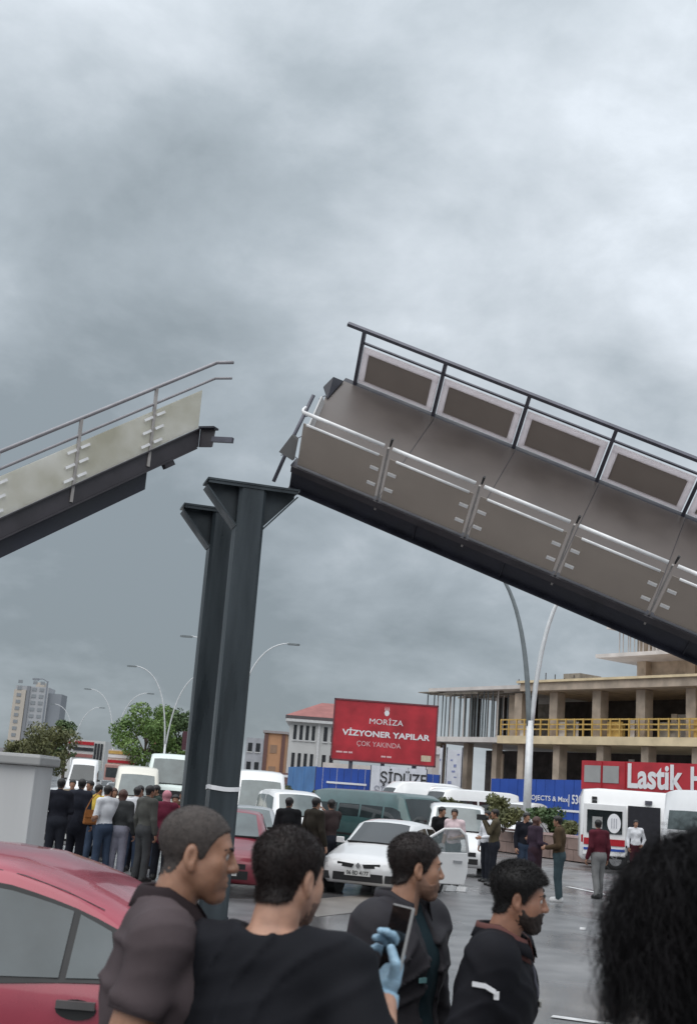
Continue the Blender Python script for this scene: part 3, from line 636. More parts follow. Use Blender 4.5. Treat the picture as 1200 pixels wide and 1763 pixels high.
ls, hw_, zt = block('shop_row', 'low white and red shop row beyond the traffic on the left', 112, 182, 230, 1272, wall_w, 10)
for z, m_ in ((zt - 0.9, lamp_r), (zt - 2.0, win_d), (zt - 3.2, roof_r)): G().box(-hw_ + 0.8, hw_ * 0.45, -0.2, 0, z, z + 0.6).build('sign_band', m_, ls)
for x in (0.55, 0.7, 0.85): G().box(hw_ * x - 0.2, hw_ * x + 0.2, -0.2, 0, zt - 4.5, zt - 0.5).build('window', win_d, ls)
l2, hw_, zt = block('low_building', 'small roof line left of the willow-like trees, far left', -60, 24, 300, 1283, mat('stucco_dim', (0.30, 0.29, 0.30), 0.9), 12)
l3, hw_, zt = block('low_building', 'low terracotta-topped building behind the traffic next to the column', 262, 330, 200, 1282, wall_w, 10)
G().box(-hw_ - 0.2, hw_ + 0.2, -0.4, 10, zt + 0.003, zt + 0.7).build('roof', roof_r, l3)

# ------------------------------------------------------------------ tyre shop with red sign
sp0, sp1 = at(1008, 1312, 58), at(1320, 1330, 50)
ss = thing('tyre_shop_sign', 'red shop front with large white lettering behind the ambulance', 'shop', (sp0[0], sp0[1], 0))
d2 = (sp1 - sp0)[:2]; l2_ = np.linalg.norm(d2); d2 /= l2_; n2_ = np.array([-d2[1], d2[0]])
def sbox(u0, u1, v0, v1, za, zb, nm, m):
    c = d2 * (u0 + u1) / 2 + n2_ * (v0 + v1) / 2
    return G().frame_box((c[0], c[1], (za + zb) / 2), (*(d2 * (u1 - u0) / 2), 0), (*(n2_ * (v1 - v0) / 2), 0), (0, 0, (zb - za) / 2)).build(nm, m, ss)
ZT = sp0[2] + 0.05
sbox(0, l2_, 0, 4, 0, ZT - 1.35, 'wall', wall_w); sbox(-0.05, l2_, -0.2, 4.0, ZT - 1.34, ZT, 'fascia', red_sign)
sbox(0.15, 1.15, -0.23, -0.21, ZT - 1.0, ZT - 0.22, 'sign_picture', cab_d); sbox(1.3, 2.25, -0.23, -0.21, ZT - 1.0, ZT - 0.22, 'sign_picture', cab_d)
sbox(1.2, 1.24, -0.24, -0.21, ZT - 1.3, ZT - 0.02, 'sign_joint', lamp_r); sbox(2.58, 2.64, -0.24, -0.21, ZT - 1.3, ZT - 0.02, 'sign_joint', lamp_r)
text_on('lettering', 'Lastik', ss, (*(d2 * 4.33 - n2_ * 0.23), ZT - 0.63), (*d2, 0), (0, 0, 1), 3.1, white_t, 0.03, height=1.12)
text_on('lettering', 'H', ss, (*(d2 * 6.62 - n2_ * 0.23), ZT - 0.63), (*d2, 0), (0, 0, 1), 0.7, white_t, 0.03, height=1.0)

# ------------------------------------------------------------------ street lamps (a pole with two curved masts)
def bez(p, n=14):
    p = [np.asarray(q, float) for q in p]; o = []
    for i in range(n + 1):
        t = i / n; a = [(1 - t) * p[j] + t * p[j + 1] for j in range(3)]; b = [(1 - t) * a[j] + t * a[j + 1] for j in range(2)]; o.append((1 - t) * b[0] + t * b[1])
    return o
def street_lamp(px, Y, label, m1=None, m2=None, right=True, left=True, s=1.0, rr=0.075):
    X = gx(px, Y); t = thing('street_lamp', label, 'street lamp', (X, Y, 0), 0, 'curved twin street lamps along the boulevard')
    G().tube([(0, 0, 0), (0, 0, 4.9 * s)], [rr * 1.5, rr * 1.25], 10).build('pole', m1 or lamp_pole_m, t, smooth=True)
    G().box(-0.22, 0.22, -0.22, 0.22, 0, 0.03).build('base_plate', rail_m, t)
    for sg, on, mm in ((1, right, m1), (-1, left, m2)):
        if not on: continue
        pts = bez([(sg * 0.05, 0, 4.7 * s), (sg * 0.25, 0, 8.0 * s), (sg * 0.9, 0, 11.2 * s), (sg * 3.3, -0.2, 11.4 * s)], 18)
        G().tube(pts, [rr * (1 - 0.55 * i / 18) for i in range(19)], 8).build('mast', mm or lamp_pole_m, t, smooth=True)
        e = pts[-1]; hd_ = G().prism([tuple(e + (sg * a_, b_, 0.0)) for a_, b_ in ((-0.1, -0.09), (0.55, -0.14), (0.72, 0), (0.55, 0.14), (-0.1, 0.09))], (0, 0, -0.12)); hd_.build('lamp_head', lamp_pole_g, t)
    return t
street_lamp(906, 55, 'tall white street lamp with two curved masts, in front of the unfinished building', lamp_pole_m, lamp_pole_g, s=1.17, rr=0.13)
street_lamp(388, 80, 'curved street lamp half hidden by the steel columns, arms showing on both sides', s=1.0)
street_lamp(276, 105, 'twin street lamp standing among the green trees on the left', s=1.0)
street_lamp(187, 138, 'third twin street lamp from the column, left of the green trees', s=1.0)
street_lamp(118, 175, 'farthest twin street lamp, near the tower block', s=1.0)
t = thing('street_lamp', 'single dark lamp post in front of the tower block', 'street lamp', (gx(60, 120), 120, 0))
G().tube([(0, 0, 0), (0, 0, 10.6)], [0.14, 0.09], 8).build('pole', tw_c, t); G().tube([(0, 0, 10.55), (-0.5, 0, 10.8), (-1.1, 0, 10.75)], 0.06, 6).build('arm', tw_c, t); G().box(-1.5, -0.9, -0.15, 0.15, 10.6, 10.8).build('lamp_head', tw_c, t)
# traffic light by the columns
t = thing('traffic_light', 'dark red traffic light box peeking out left of the steel columns', 'traffic light', (gx(330, 60), 60, 0))
q = at(322, 1276, 60); dx = q[0] - t.location[0]
G().tube([(0.3, 0, 0), (0.3, 0, q[2] + 0.6)], 0.07, 8).build('pole', rail_m, t); G().box(dx - 0.22, dx + 0.22, -0.15, 0.15, q[2] - 0.45, q[2] + 0.45).build('signal_box', mat('signal_maroon', (0.07, 0.02, 0.03), 0.6), t)
G().beam((0.3, 0, q[2]), (dx + 0.22, 0, q[2]), 0.06, 0.06).build('bracket', rail_m, t)

# ------------------------------------------------------------------ gray cabinet at the left
q = at(70, 1300, 15.0); q2 = at(78, 1450, 15.0)
cbx = thing('metal_cabinet', 'large pale gray metal cabinet behind the near red car', 'cabinet', (q[0], 15.0, 0)); zt = q[2]
o = G().box(-2.4, -0.05, 0.04, 1.0, 0, zt - 0.14).build('body', cab_m, cbx); bevel(o, 0.01)
o = G().box(-2.46, 0.02, -0.06, 1.08, zt - 0.135, zt - 0.02).build('lid', cab_d, cbx); bevel(o, 0.02)
G().box(-2.43, -0.0, -0.03, 1.06, zt - 0.019, zt).build('lid_top', cab_m, cbx)
for x in (-1.62, -0.83): G().box(x - 0.006, x + 0.006, 0.03, 0.045, 0.05, zt - 0.15).build('door_seam', rail_m, cbx)
G().box(-0.62, -0.60, 0.028, 0.042, zt - 1.1, zt - 0.25).build('rust_streak', mat('rust_gray', (0.20, 0.19, 0.18), 0.8), cbx)
G().box(-0.65, -0.55, 0.02, 0.04, zt - 1.16, zt - 1.08).build('lock', rail_m, cbx)

# ------------------------------------------------------------------ planted median
pa, pb = np.array([gx(840, 52), 52.0]), np.array([gx(1010, 46), 46.0]); pd = (pb - pa); pl_ = np.linalg.norm(pd); pd /= pl_; pnv = np.array([-pd[1], pd[0]])
pt = thing('planter', 'low brown stone planter wall in the median, with bushes', 'planter', (*pa, 0))
nst = 9
for k in range(nst):
    for r in range(2):
        u0 = pl_ * (k + 0.5 * (r % 2)) / nst; u1 = min(pl_, u0 + pl_ / nst - 0.03); 
        if u0 >= pl_ - 0.05: continue
        c = pd * (u0 + u1) / 2 + pnv * 0.12
        G().frame_box((c[0], c[1], 0.24 + 0.42 * r), (*(pd * (u1 - u0) / 2), 0), (*(pnv * (0.13 + 0.008 * ((k + r) % 3))), 0), (0, 0, 0.2)).build('stone_block', brick_m, pt)
c = pd * pl_ / 2 + pnv * 0.12; G().frame_box((c[0], c[1], 0.93), (*(pd * pl_ / 2), 0), (*(pnv * 0.17), 0), (0, 0, 0.045)).build('coping', mat('coping_pink', (0.47, 0.34, 0.32), 0.8), pt)
c = pd * pl_ / 2 + pnv * 1.6; G().frame_box((c[0], c[1], 0.4), (*(pd * pl_ / 2), 0), (*(pnv * 1.3), 0), (0, 0, 0.4)).build('soil', mat('soil', (0.07, 0.05, 0.035), 0.95), pt)

# ------------------------------------------------------------------ plants
leaf_a = mat('leaf_green', (0.075, 0.145, 0.030), 0.6, 0, 0.5, 0.8, col2=(0.17, 0.26, 0.065))
leaf_b = mat('leaf_olive', (0.075, 0.085, 0.035), 0.6, 0, 0.5, 0.8, col2=(0.19, 0.19, 0.075))
leaf_c = mat('leaf_dark', (0.040, 0.078, 0.028), 0.6, 0, 0.5, 0.8, col2=(0.09, 0.14, 0.045))
bark = mat('bark', (0.09, 0.07, 0.055), 0.9, 0, 0.3, 5)
def leaves(clumps, n, size, m, name, parent, seed):
    r = np.random.default_rng(seed); cl = np.array([c[:3] for c in clumps]); rad = np.array([c[3] for c in clumps])
    idx = r.choice(len(cl), n, p=rad ** 2 / np.sum(rad ** 2)); d = r.normal(size=(n, 3)); d /= np.linalg.norm(d, axis=1)[:, None]
    P = cl[idx] + d * (rad[idx] * r.uniform(0.35, 1.08, n) ** 0.6)[:, None] * (1, 1, 0.85)
    a = r.normal(size=(n, 3)); a /= np.linalg.norm(a, axis=1)[:, None]; b = np.cross(a, d + r.normal(size=(n, 3)) * .4); b /= np.linalg.norm(b, axis=1)[:, None] + 1e-6
    sz = size * r.uniform(0.5, 1.3, n)[:, None]
    V = np.stack([P - a * sz, P + b * sz * 0.55, P + a * sz, P - b * sz * 0.55], 1).reshape(-1, 3)
    return link(name, mesh_np(name, V, quads=np.arange(4 * n).reshape(-1, 4), mats=(m,)), parent)
def tree(label, px, Y, top_row, wd, m, seed, n=5000, group='trees beyond the traffic', size=0.16, cat='tree'):
    X = gx(px, Y); h = at(px, top_row, Y)[2]; t = thing('tree', label, cat, (X, Y, 0), 0, group); r = np.random.default_rng(seed)
    G().tube([(0, 0, 0), (0.1, 0, h * 0.25), (-0.05, 0.1, h * 0.5), (0.1, 0, h * 0.75)], [0.22, 0.17, 0.12, 0.05], 8).build('trunk', bark, t, smooth=True)
    lb = G(); cl = []
    for k in range(16):
        a = r.uniform(0, 2 * pi); zz_ = r.uniform(0.36, 0.93); rr = wd / 2 * (1 - ((zz_ - 0.55) / 0.52) ** 2) ** 0.5 * r.uniform(0.35, 0.85)
        e = (rr * cos(a), rr * sin(a), h * zz_); lb.tube([(0, 0, h * zz_ * 0.6), (e[0] * 0.5, e[1] * 0.5, h * zz_ * 0.85), e], [0.07, 0.05, 0.02], 5); cl.append((*e, wd * r.uniform(0.10, 0.21)))
    lb.build('limbs', bark, t); leaves(cl, n, size, m, 'crown', t, seed + 1); return t
tree('bright green leafy tree between the street lamps on the left', 243, 112, 1212, 7.2, leaf_a, 3, 6500)
tree('darker green tree between the bright green tree and the steel columns', 303, 116, 1222, 6.0, leaf_c, 5, 4500)
tree('olive feathery tree below the tower block, beside the cabinet', 70, 100, 1250, 5.4, leaf_b, 9, 4200, size=0.14)
tree('small dark tree in front of the tower block, right of the olive tree', 106, 140, 1238, 3.6, leaf_c, 15, 2200)
tree('dim olive tree low on the left edge above the cabinet', 34, 104, 1272, 4.2, leaf_b, 19, 2500)
def shrub(label, px, Y, zb, wd, h, m, seed, n=1600):
    X = gx(px, Y); t = thing('shrub', label, 'shrub', (X, Y, zb), 0, 'shrubs in the median'); r = np.random.default_rng(seed); cl = []; st = G()
    for k in range(12):
        a = r.uniform(0, 2 * pi); q = (wd / 2 * r.uniform(0.1, 0.75) * cos(a), 0.5 * wd / 2 * sin(a), h * r.uniform(0.3, 0.8)); cl.append((*q, wd * 0.17)); st.tube([(0, 0, 0), q], 0.015, 4)
    st.build('stems', bark, t); leaves(cl, n, 0.085, m, 'foliage', t, seed); return t
shrub('round green bush in front of the white cars, right of the teal van', 766, 47, 0.0, 1.5, 2.3, leaf_b, 31)
shrub('yellow-green bush in the planter left of the white lamp post', 866, 50, 0.8, 1.9, 1.7, leaf_b, 33, 2400)
shrub('grayish bush in the planter right of the white lamp post', 948, 49, 0.8, 2.0, 1.2, leaf_c, 35, 2200)
shrub('low leafy bush behind the brown-jacket man in the planter', 985, 48, 0.8, 1.2, 0.7, leaf_b, 36, 1000)
shrub('small bright bush behind the white box van, in front of the blue hoarding', 548, 50, 0.0, 1.3, 2.2, leaf_b, 37, 1300)
shrub('dusty bush between the white vans and the pale blue hoarding', 490, 58, 0.0, 1.4, 2.4, leaf_b, 39, 1300)

# ------------------------------------------------------------------ vehicles
# stations: fraction of length from the front, underside, belt line, top, half width, half width of the top
HATCH = [(0.0, .30, .52, .58, .52, .40), (.02, .24, .58, .66, .70, .55), (.06, .21, .66, .74, .79, .64), (.13, .20, .73, .81, .82, .66), (.26, .20, .84, .93, .825, .66), (.275, .20, .86, .95, .825, .65),
         (.46, .20, .90, 1.37, .83, .56), (.60, .20, .92, 1.42, .83, .57), (.80, .20, .96, 1.38, .82, .56), (.87, .21, .98, 1.31, .81, .55), (.955, .25, .98, 1.02, .78, .62), (.985, .30, .85, .90, .74, .60), (1.0, .34, .62, .68, .64, .5)]
SEDAN = [(0.0, .30, .52, .58, .52, .40), (.02, .24, .60, .68, .72, .55), (.06, .21, .68, .76, .80, .64), (.13, .20, .75, .82, .83, .66), (.26, .20, .84, .93, .83, .66), (.275, .20, .86, .95, .83, .65),
         (.44, .20, .90, 1.38, .83, .56), (.56, .20, .92, 1.42, .83, .57), (.68, .20, .95, 1.37, .82, .56), (.83, .21, .98, 1.03, .81, .62), (.96, .25, .97, 1.0, .79, .62), (.99, .30, .82, .88, .74, .60), (1.0, .34, .62, .68, .64, .5)]
MINI = [(0.0, .32, .58, .64, .56, .42), (.02, .26, .66, .74, .74, .58), (.06, .23, .76, .84, .81, .64), (.14, .22, .90, .98, .83, .66), (.20, .22, 1.0, 1.08, .835, .68), (.215, .22, 1.02, 1.10, .835, .68),
        (.38, .22, 1.06, 1.74, .84, .62), (.52, .22, 1.08, 1.82, .84, .65), (.80, .22, 1.10, 1.83, .84, .66), (.95, .23, 1.10, 1.78, .83, .65), (.985, .26, 1.08, 1.70, .80, .62), (1.0, .32, 1.0, 1.10, .74, .55)]
VAN = [(0.0, .34, .70, .78, .60, .45), (.015, .28, .82, .90, .84, .66), (.05, .25, .95, 1.03, .93, .74), (.11, .24, 1.08, 1.16, .96, .80), (.15, .24, 1.18, 1.26, .97, .82), (.16, .24, 1.20, 1.28, .97, .82),
       (.29, .24, 1.25, 2.25, .98, .74), (.36, .24, 1.28, 2.52, .98, .76), (.50, .24, 1.30, 2.58, .98, .78), (.90, .24, 1.30, 2.58, .98, .78), (.985, .26, 1.30, 2.52, .97, .76), (1.0, .34, 1.25, 2.3, .93, .70)]
BUS = [(0.0, .34, .90, 1.0, .70, .55), (.012, .28, 1.0, 1.1, .90, .72), (.03, .26, 1.05, 1.15, .96, .78), (.04, .25, 1.06, 1.17, .97, .80),
       (.13, .24, 1.12, 1.92, .98, .78), (.19, .24, 1.14, 2.03, .98, .80), (.50, .24, 1.16, 2.05, .98, .81), (.90, .24, 1.16, 2.04, .98, .81), (.985, .26, 1.16, 1.98, .97, .78), (1.0, .34, 1.1, 1.8, .93, .70)]
class Car:
    def __init__(s, st, Lc, W, H):
        s.st = np.array(st); base_h = s.st[:, 3].max(); s.L = Lc
        s.st = s.st.copy(); kw = (W / 2) / s.st[:, 4].max(); s.st[:, 4:6] *= kw; kh = H / base_h; s.st[:, 1:4] *= kh
    def row(s, xf): return [np.interp(xf, s.st[:, 0], s.st[:, i]) for i in range(1, 6)]
    def ring(s, xf):                     # right half, underside to roof; y >= 0
        zb, be, tp_, w_, wt = s.row(xf); x = s.L / 2 - xf * s.L; hz = tp_ - be
        pts = [(0, zb), (w_ * .86, zb), (w_ * .97, zb + .09), (w_, zb + .5 * (be - zb)), (w_ * .99, zb + .8 * (be - zb)), (w_ * .965, be)]
        top_y = wt + (w_ * .965 - wt) * max(0.0, 0.12)
        pts += [(top_y + (w_ * .965 - top_y) * .08, tp_ - min(.055, hz * .3)), (wt * .93, tp_ - min(.012, hz * .06)), (wt * .6, tp_ + .012), (0, tp_ + .022)]
        return np.array([(x, y, z) for y, z in pts])
    def S(s, xf, j, side=1):
        r = s.ring(xf); i = int(min(max(j, 0), len(r) - 1.001)); p = r[i] * (1 - (j - i)) + r[i + 1] * (j - i)
        return p * np.array([1, side, 1])
    def body(s, m, sub=3):
        xs = []
        for a, b in zip(s.st[:-1, 0], s.st[1:, 0]): xs += [a + (b - a) * k / sub for k in range(sub)]
        xs.append(1.0); rows = []
        for x in xs:
            r = s.ring(x); rows.append(np.concatenate([r, r[-2:0:-1] * (1, -1, 1)]))
        n = len(rows[0]); V = np.concatenate(rows); Q = [(i * n + k, i * n + (k + 1) % n, (i + 1) * n + (k + 1) % n, (i + 1) * n + k) for i in range(len(rows) - 1) for k in range(n)]
        Fc = Q + [tuple(range(n - 1, -1, -1)), tuple((len(rows) - 1) * n + k for k in range(n))]
        return mesh_np('body', V, faces=Fc, mats=(m,), smooth=True)
    def patch(s, corners, off, n=5, side=1, th=0.0):
        """corners: (xf, j) at 00, 10, 11, 01; a bulging sheet that follows the body, raised by off"""
        V = []
        for a in range(n + 1):
            for b in range(n + 1):
                u, v = a / n, b / n
                q = [(1 - u) * (1 - v), u * (1 - v), u * v, (1 - u) * v]
                xf = sum(q[i] * corners[i][0] for i in range(4)); j = sum(q[i] * corners[i][1] for i in range(4))
                sd2 = side if j >= 0 else side
                # j above the roof centre line (9) runs down the other side
                if j > 9: p = s.S(xf, 18 - j, -side)
                else: p = s.S(xf, j, side)
                V.append(p)
        V = np.array(V).reshape(n + 1, n + 1, 3)
        du = np.gradient(V, axis=0); dv = np.gradient(V, axis=1); nn = np.cross(du, dv); nn /= np.linalg.norm(nn, axis=2)[..., None] + 1e-9
        cen = np.array([0, 0, 0.6]); sg = np.sign(np.sum(nn * (V - cen), axis=2).mean()); V = V + nn * sg * off
        V = V.reshape(-1, 3); Q = [(a * (n + 1) + b, (a + 1) * (n + 1) + b, (a + 1) * (n + 1) + b + 1, a * (n + 1) + b + 1) for a in range(n) for b in range(n)]
        return V, Q
    def add_patch(s, name, m, parent, corners, off=0.006, n=5, side=1):
        V, Q = s.patch(corners, off, n, side); return link(name, mesh_np(name, V, faces=Q, mats=(m,), smooth=True), parent)
def wheel(t, x, y, r, wd, side):
    g_ = G(); n = 20; prof = [(r * .62, -wd / 2), (r * .93, -wd / 2), (r, -wd * .36), (r, wd * .36), (r * .93, wd / 2), (r * .62, wd / 2)]
    V = []; Fc = []
    for k in range(n):
        a = 2 * pi * k / n
        V += [(q * cos(a), p, q * sin(a)) for q, p in prof]
    for k in range(n):
        for j in range(5): Fc.append((6 * k + j, 6 * k + j + 1, 6 * ((k + 1) % n) + j + 1, 6 * ((k + 1) % n) + j))
    tyre = link('wheel', mesh_np('wheel', V, faces=Fc, mats=(tyre_m,), smooth=True), t); tyre.location = (x, y, r)
    rg = G(); yy = side * wd * .38
    rg.tube([(0, yy - side * .03, 0), (0, yy, 0)], r * .63, 16)
    for k in range(5):
        a = 2 * pi * k / 5; rg.beam((0, yy + side * .01, 0), (r * .55 * cos(a), yy + side * .015, r * .55 * sin(a)), 0.05, 0.03, up=(0, 1, 0))
    rg.build('rim', rim_m, tyre)
    return tyre
def make_car(name, label, cat, st, Lc, W, H, paint, loc, yaw, glass_=None, plate=None, wr=0.29, side_win=2, group=None, front='car', panel_van=False, badge=False, seams=True, wipers=False):
    gm = glass_ or glass_m
    t = thing(name, label, cat, (loc[0], loc[1], 0), yaw, group); c = Car(st, Lc, W, H); S_ = np.array(st)
    link('body', c.body(paint), t)
    tops = S_[:, 3]; ic = [i for i in range(len(S_) - 1) if tops[i + 1] - tops[i] > 0.3][0]; xa, xb = S_[ic, 0], S_[ic + 1, 0]
    dxa = (xb - xa)
    c.add_patch('windscreen', gm, t, [(xa + dxa * .04, 7.05), (xb - dxa * .05, 7.15), (xb - dxa * .05, 10.85), (xa + dxa * .04, 10.95)], 0.007, 8)
    G().beam(c.S(xa + dxa * .03, 7.0) + (0.01, 0, 0.02), c.S(xa + dxa * .03, 7.0, -1) + (0.01, 0, 0.02), 0.07, 0.03).build('cowl', black_pl, t)
    for wx in ((0.02, -0.35) if wipers else ()):
        p = c.S(xa + dxa * .04, 8.5, 1 if wx > 0 else -1) + (0.01, 0, 0.02); G().tube([p, p + (-Lc * dxa * .55, 0.28, (tops[ic + 1] - tops[ic]) * .55)], 0.006, 4).build('wiper', black_pl, t)
    # rear roof end
    il = [i for i in range(len(S_) - 1) if tops[i] - tops[i + 1] > 0.25]; xr = S_[il[-1], 0] if il else 0.97
    if il:
        xz = S_[il[-1] + 1, 0]; c.add_patch('rear_window', gm, t, [(xr + (xz - xr) * .1, 7.15), (xz - (xz - xr) * .12, 7.1), (xz - (xz - xr) * .12, 10.9), (xr + (xz - xr) * .1, 10.85)], 0.006, 5)
    for sd in (1, -1):
        fx0 = xa + dxa * .42; fx1 = xb + 0.01
        mid = xb + (xr - xb) * .42
        if panel_van:
            c.add_patch('side_window', gm, t, [(fx0, 5.08), (xb + .13, 5.08), (xb + .13, 5.55), (xb - dxa * .08, 5.55)], 0.006, 4, sd)
            if side_win > 1:
                for k in range(side_win - 1):
                    u0 = xb + .15 + k * (0.96 - xb - .17) / (side_win - 1); u1 = xb + .15 + (k + 1) * (0.96 - xb - .17) / (side_win - 1) - .02
                    c.add_patch('side_window', gm, t, [(u0, 5.1), (u1, 5.1), (u1, 5.55), (u0, 5.55)], 0.006, 3, sd)
        else:
            c.add_patch('side_window', gm, t, [(fx0, 5.10), (mid - .012, 5.10), (mid - .012, 5.86), (fx1 - .0, 5.86)], 0.006, 5, sd)
            c.add_patch('side_window', gm, t, [(mid + .012, 5.10), (xr + .01, 5.12), (xr - .05, 5.86), (mid + .012, 5.86)], 0.006, 5, sd)
            if side_win > 2: c.add_patch('side_window', gm, t, [(xr + .02, 5.12), (xr + .10, 5.14), (xr + .07, 5.8), (xr - .03, 5.86)], 0.006, 3, sd)
        if seams:
            for xf in ((xa + dxa * .35), mid, xr + 0.015):
                c.add_patch('door_seam', black_pl, t, [(xf - .0012, 1.6), (xf + .0012, 1.6), (xf + .0012, 5.0), (xf - .0012, 5.0)], 0.003, 4, sd)
            for xf in (mid - .05, xr - .03):
                p = c.S(xf, 4.6, sd); G().beam(p + (0.07, sd * .012, 0), p + (-0.07, sd * .012, 0), 0.03, 0.03).build('door_handle', black_pl, t)
        p = c.S(fx0 + .015, 5.2, sd); mr = G(); mr.frame_box(p + (0.02, sd * .11, .05), (0.04, 0.01, 0), (0, .085, 0), (0, 0, .06)); mr.beam(p, p + (0.01, sd * .06, .03), 0.04, 0.04)
        bevel(mr.build('wing_mirror', paint if not panel_van else black_pl, t), 0.015)
        # headlights and tail lights follow the corners
        hj0, hj1 = (3.9, 5.6)
        c.add_patch('headlight', lamp_c, t, [(.012, hj0), (.085, hj0 + .35), (.075, 5.25), (.02, hj1 - .2)], 0.008, 4, sd)
        c.add_patch('tail_light', lamp_r, t, ([(.965, 3.6), (.997, 3.5), (.993, 5.3), (.962, 5.5)] if not panel_van else [(.970, 3.1), (.997, 3.1), (.997, 3.9), (.970, 3.9)]), 0.008, 4, sd)
        c.add_patch('side_moulding', black_pl, t, [(.2, 2.9), (.82, 2.9), (.82, 3.1), (.2, 3.1)], 0.007, 3, sd)
        for xf in (.19, .80):
            p = c.S(xf, 2.9, sd); y = sd * (abs(p[1]) - .085)
            ar = G(); ar.tube([(0, sd * (abs(p[1]) - .22), wr), (0, sd * (abs(p[1]) + .004), wr)], wr * 1.2, 22)
            ar.v = [(a + p[0], b, cc) for a, b, cc in ar.v]; ar.build('wheel_arch', black_pl, t)
            wheel(t, p[0], y + sd * .03, wr, .19, sd)
    xf0 = c.S(0, 3)[0]; r0_ = c.row(0.0); zb, be = r0_[0], r0_[1]; w0 = c.row(0.02)[3]
    g_ = G()
    if front == 'hatch':
        for sg in (-1, 1): g_.prism([(xf0 + .004, sg * .09, .60), (xf0 - .03, sg * .43, .625), (xf0 - .03, sg * .43, .545), (xf0 + .004, sg * .12, .53)], (0.02, 0, 0))
        g_.build('grille', black_pl, t)
        G().prism([(xf0 + .006, 0, .63), (xf0 + .006, .05, .575), (xf0 + .006, 0, .52), (xf0 + .006, -.05, .575)], (0.022, 0, 0)).build('badge', rim_m, t)
        G().frame_box((xf0 - .02, 0, .36), (.035, 0, 0), (0, .5, 0), (0, 0, .075)).build('bumper_intake', black_pl, t)
        for sg in (-1, 1): G().frame_box((xf0 - .08, sg * .66, .36), (.06, sg * -.02, 0), (-.04, .09, 0), (0, 0, .07)).build('fog_light', black_pl, t)
    else:
        G().frame_box((xf0 - .012, 0, zb + (be - zb) * 1.0), (.025, 0, 0), (0, w0 * .55, 0), (0, 0, (be - zb) * .2)).build('grille', black_pl, t)
        G().frame_box((xf0 - .01, 0, zb + .08), (.03, 0, 0), (0, w0 * .62, 0), (0, 0, .07)).build('bumper_intake', black_pl, t)
        if badge: G().tube([(xf0 + .01, 0, be + .02), (xf0 + .03, 0, be + .02)], .05, 10).build('badge', rim_m, t)
    pz = zb + .12 if front != 'hatch' else .44
    px_ = xf0 + (.03 if front != 'hatch' else .02)
    pl = G().frame_box((px_, 0, pz), (.006, 0, 0), (0, .26, 0), (0, 0, .055)).build('number_plate', plate_w, t)
    if plate: text_on('plate_text', plate, pl, (px_ + .009, 0, pz), (0, 1, 0), (0, 0, 1), .44, ink_m, 0.012, height=.075, extrude=.002)
    return t, c
H_TO_CAM = -pi / 2                                  # front (+x) turned to face the camera
def yw(deg): return H_TO_CAM + radians(deg)

# white hatchback with its door open, centre of the road
hx, hy = 1.34, 25.5
hc, hcar = make_car('hatchback_car', 'white hatchback with black grille slots and its driver door swung open', 'car', HATCH, 3.78, 1.66, 1.42, white_p, (hx, hy), yw(-20), plate='06 BD 4177', front='hatch')
HM = Matrix.Translation((hx, hy, 0)) @ Matrix.Rotation(yw(-20), 4, 'Z')
dr = G()
# open door: hinged at the front of the left side (car +y is its left)
hp = hcar.S(.30, 3.5, 1); a_ = radians(180 - 62); dv = np.array([cos(a_), sin(a_), 0]); nv = np.array([-dv[1], dv[0], 0])
def dpt(u, z, k=0): return hp + dv * u + np.array([0, 0, z - hp[2]]) + nv * k
outline = [(0, .30), (1.0, .30), (1.06, .55), (1.05, .92), (0, .88)]
dr.prism([dpt(u, z) for u, z in outline], nv * .07)
door = bevel(dr.build('door', white_p, hc), .015)
fr = G(); top = [(0.02, .89), (.28, 1.18), (.55, 1.35), (.86, 1.37), (1.0, 1.25), (1.05, .92)]
fr.tube([dpt(u, z, .03) for u, z in top], .03, 6); fr.build('door_frame', white_p, door, smooth=True)
G().prism([dpt(u, z, .028) for u, z in [(.03, .9), (.28, 1.17), (.55, 1.34), (.86, 1.36), (.99, 1.24), (1.04, .92)]], nv * .006).build('door_glass', sheer('door_glass_sheet', (.25, .30, .31), .45, .08), door)
G().frame_box(dpt(.84, .74, -.01), dv * .09, nv * .02, (0, 0, .02)).build('door_handle', rim_m, door)
G().frame_box(dpt(.12, .98, -.08), dv * .04, nv * .09, (0, 0, .06)).build('wing_mirror', white_p, door)

make_car('parked_car', 'dark red car facing the camera, half hidden by the steel column', 'car', SEDAN, 4.1, 1.68, 1.44, red_p2, (gx(392, 23.5), 23.6), yw(3), glass_=glass_l, badge=True)
make_car('box_van', 'small white van with a big windscreen, behind the two dark-clothed men', 'van', MINI, 4.2, 1.76, 1.86, white_p, (gx(502, 36.5), 37), yw(14), glass_=glass_l, wr=.31)
make_car('panel_van', 'white high-roofed van half behind the right edge of the steel columns', 'van', VAN, 5.4, 2.0, 2.45, white_p, (gx(440, 43), 43), yw(8), glass_=glass_l, panel_van=True, wr=.33, side_win=3)
make_car('silver_car', 'pale silver car between the red car and the small white van', 'car', SEDAN, 4.2, 1.72, 1.42, gray_p, (gx(424, 30), 30), yw(6), glass_=glass_l)
make_car('minibus', 'dark teal minibus standing behind the white hatchback', 'minibus', BUS, 5.0, 2.0, 2.03, teal_p, (gx(655, 38.5), 38.5), yw(38), panel_van=True, wr=.33, side_win=4)
make_car('pickup_van', 'white van facing the camera right behind the open hatchback door', 'van', MINI, 4.4, 1.82, 1.84, white_p, (gx(786, 34.5), 34.5), yw(-4), glass_=glass_l, wr=.32, badge=True)
make_car('panel_van', 'white van parked side-on below the lettered white hoarding', 'van', VAN, 5.2, 1.95, 2.75, white_p, (gx(703, 64), 64), yw(-68), panel_van=True, wr=.33, side_win=3)
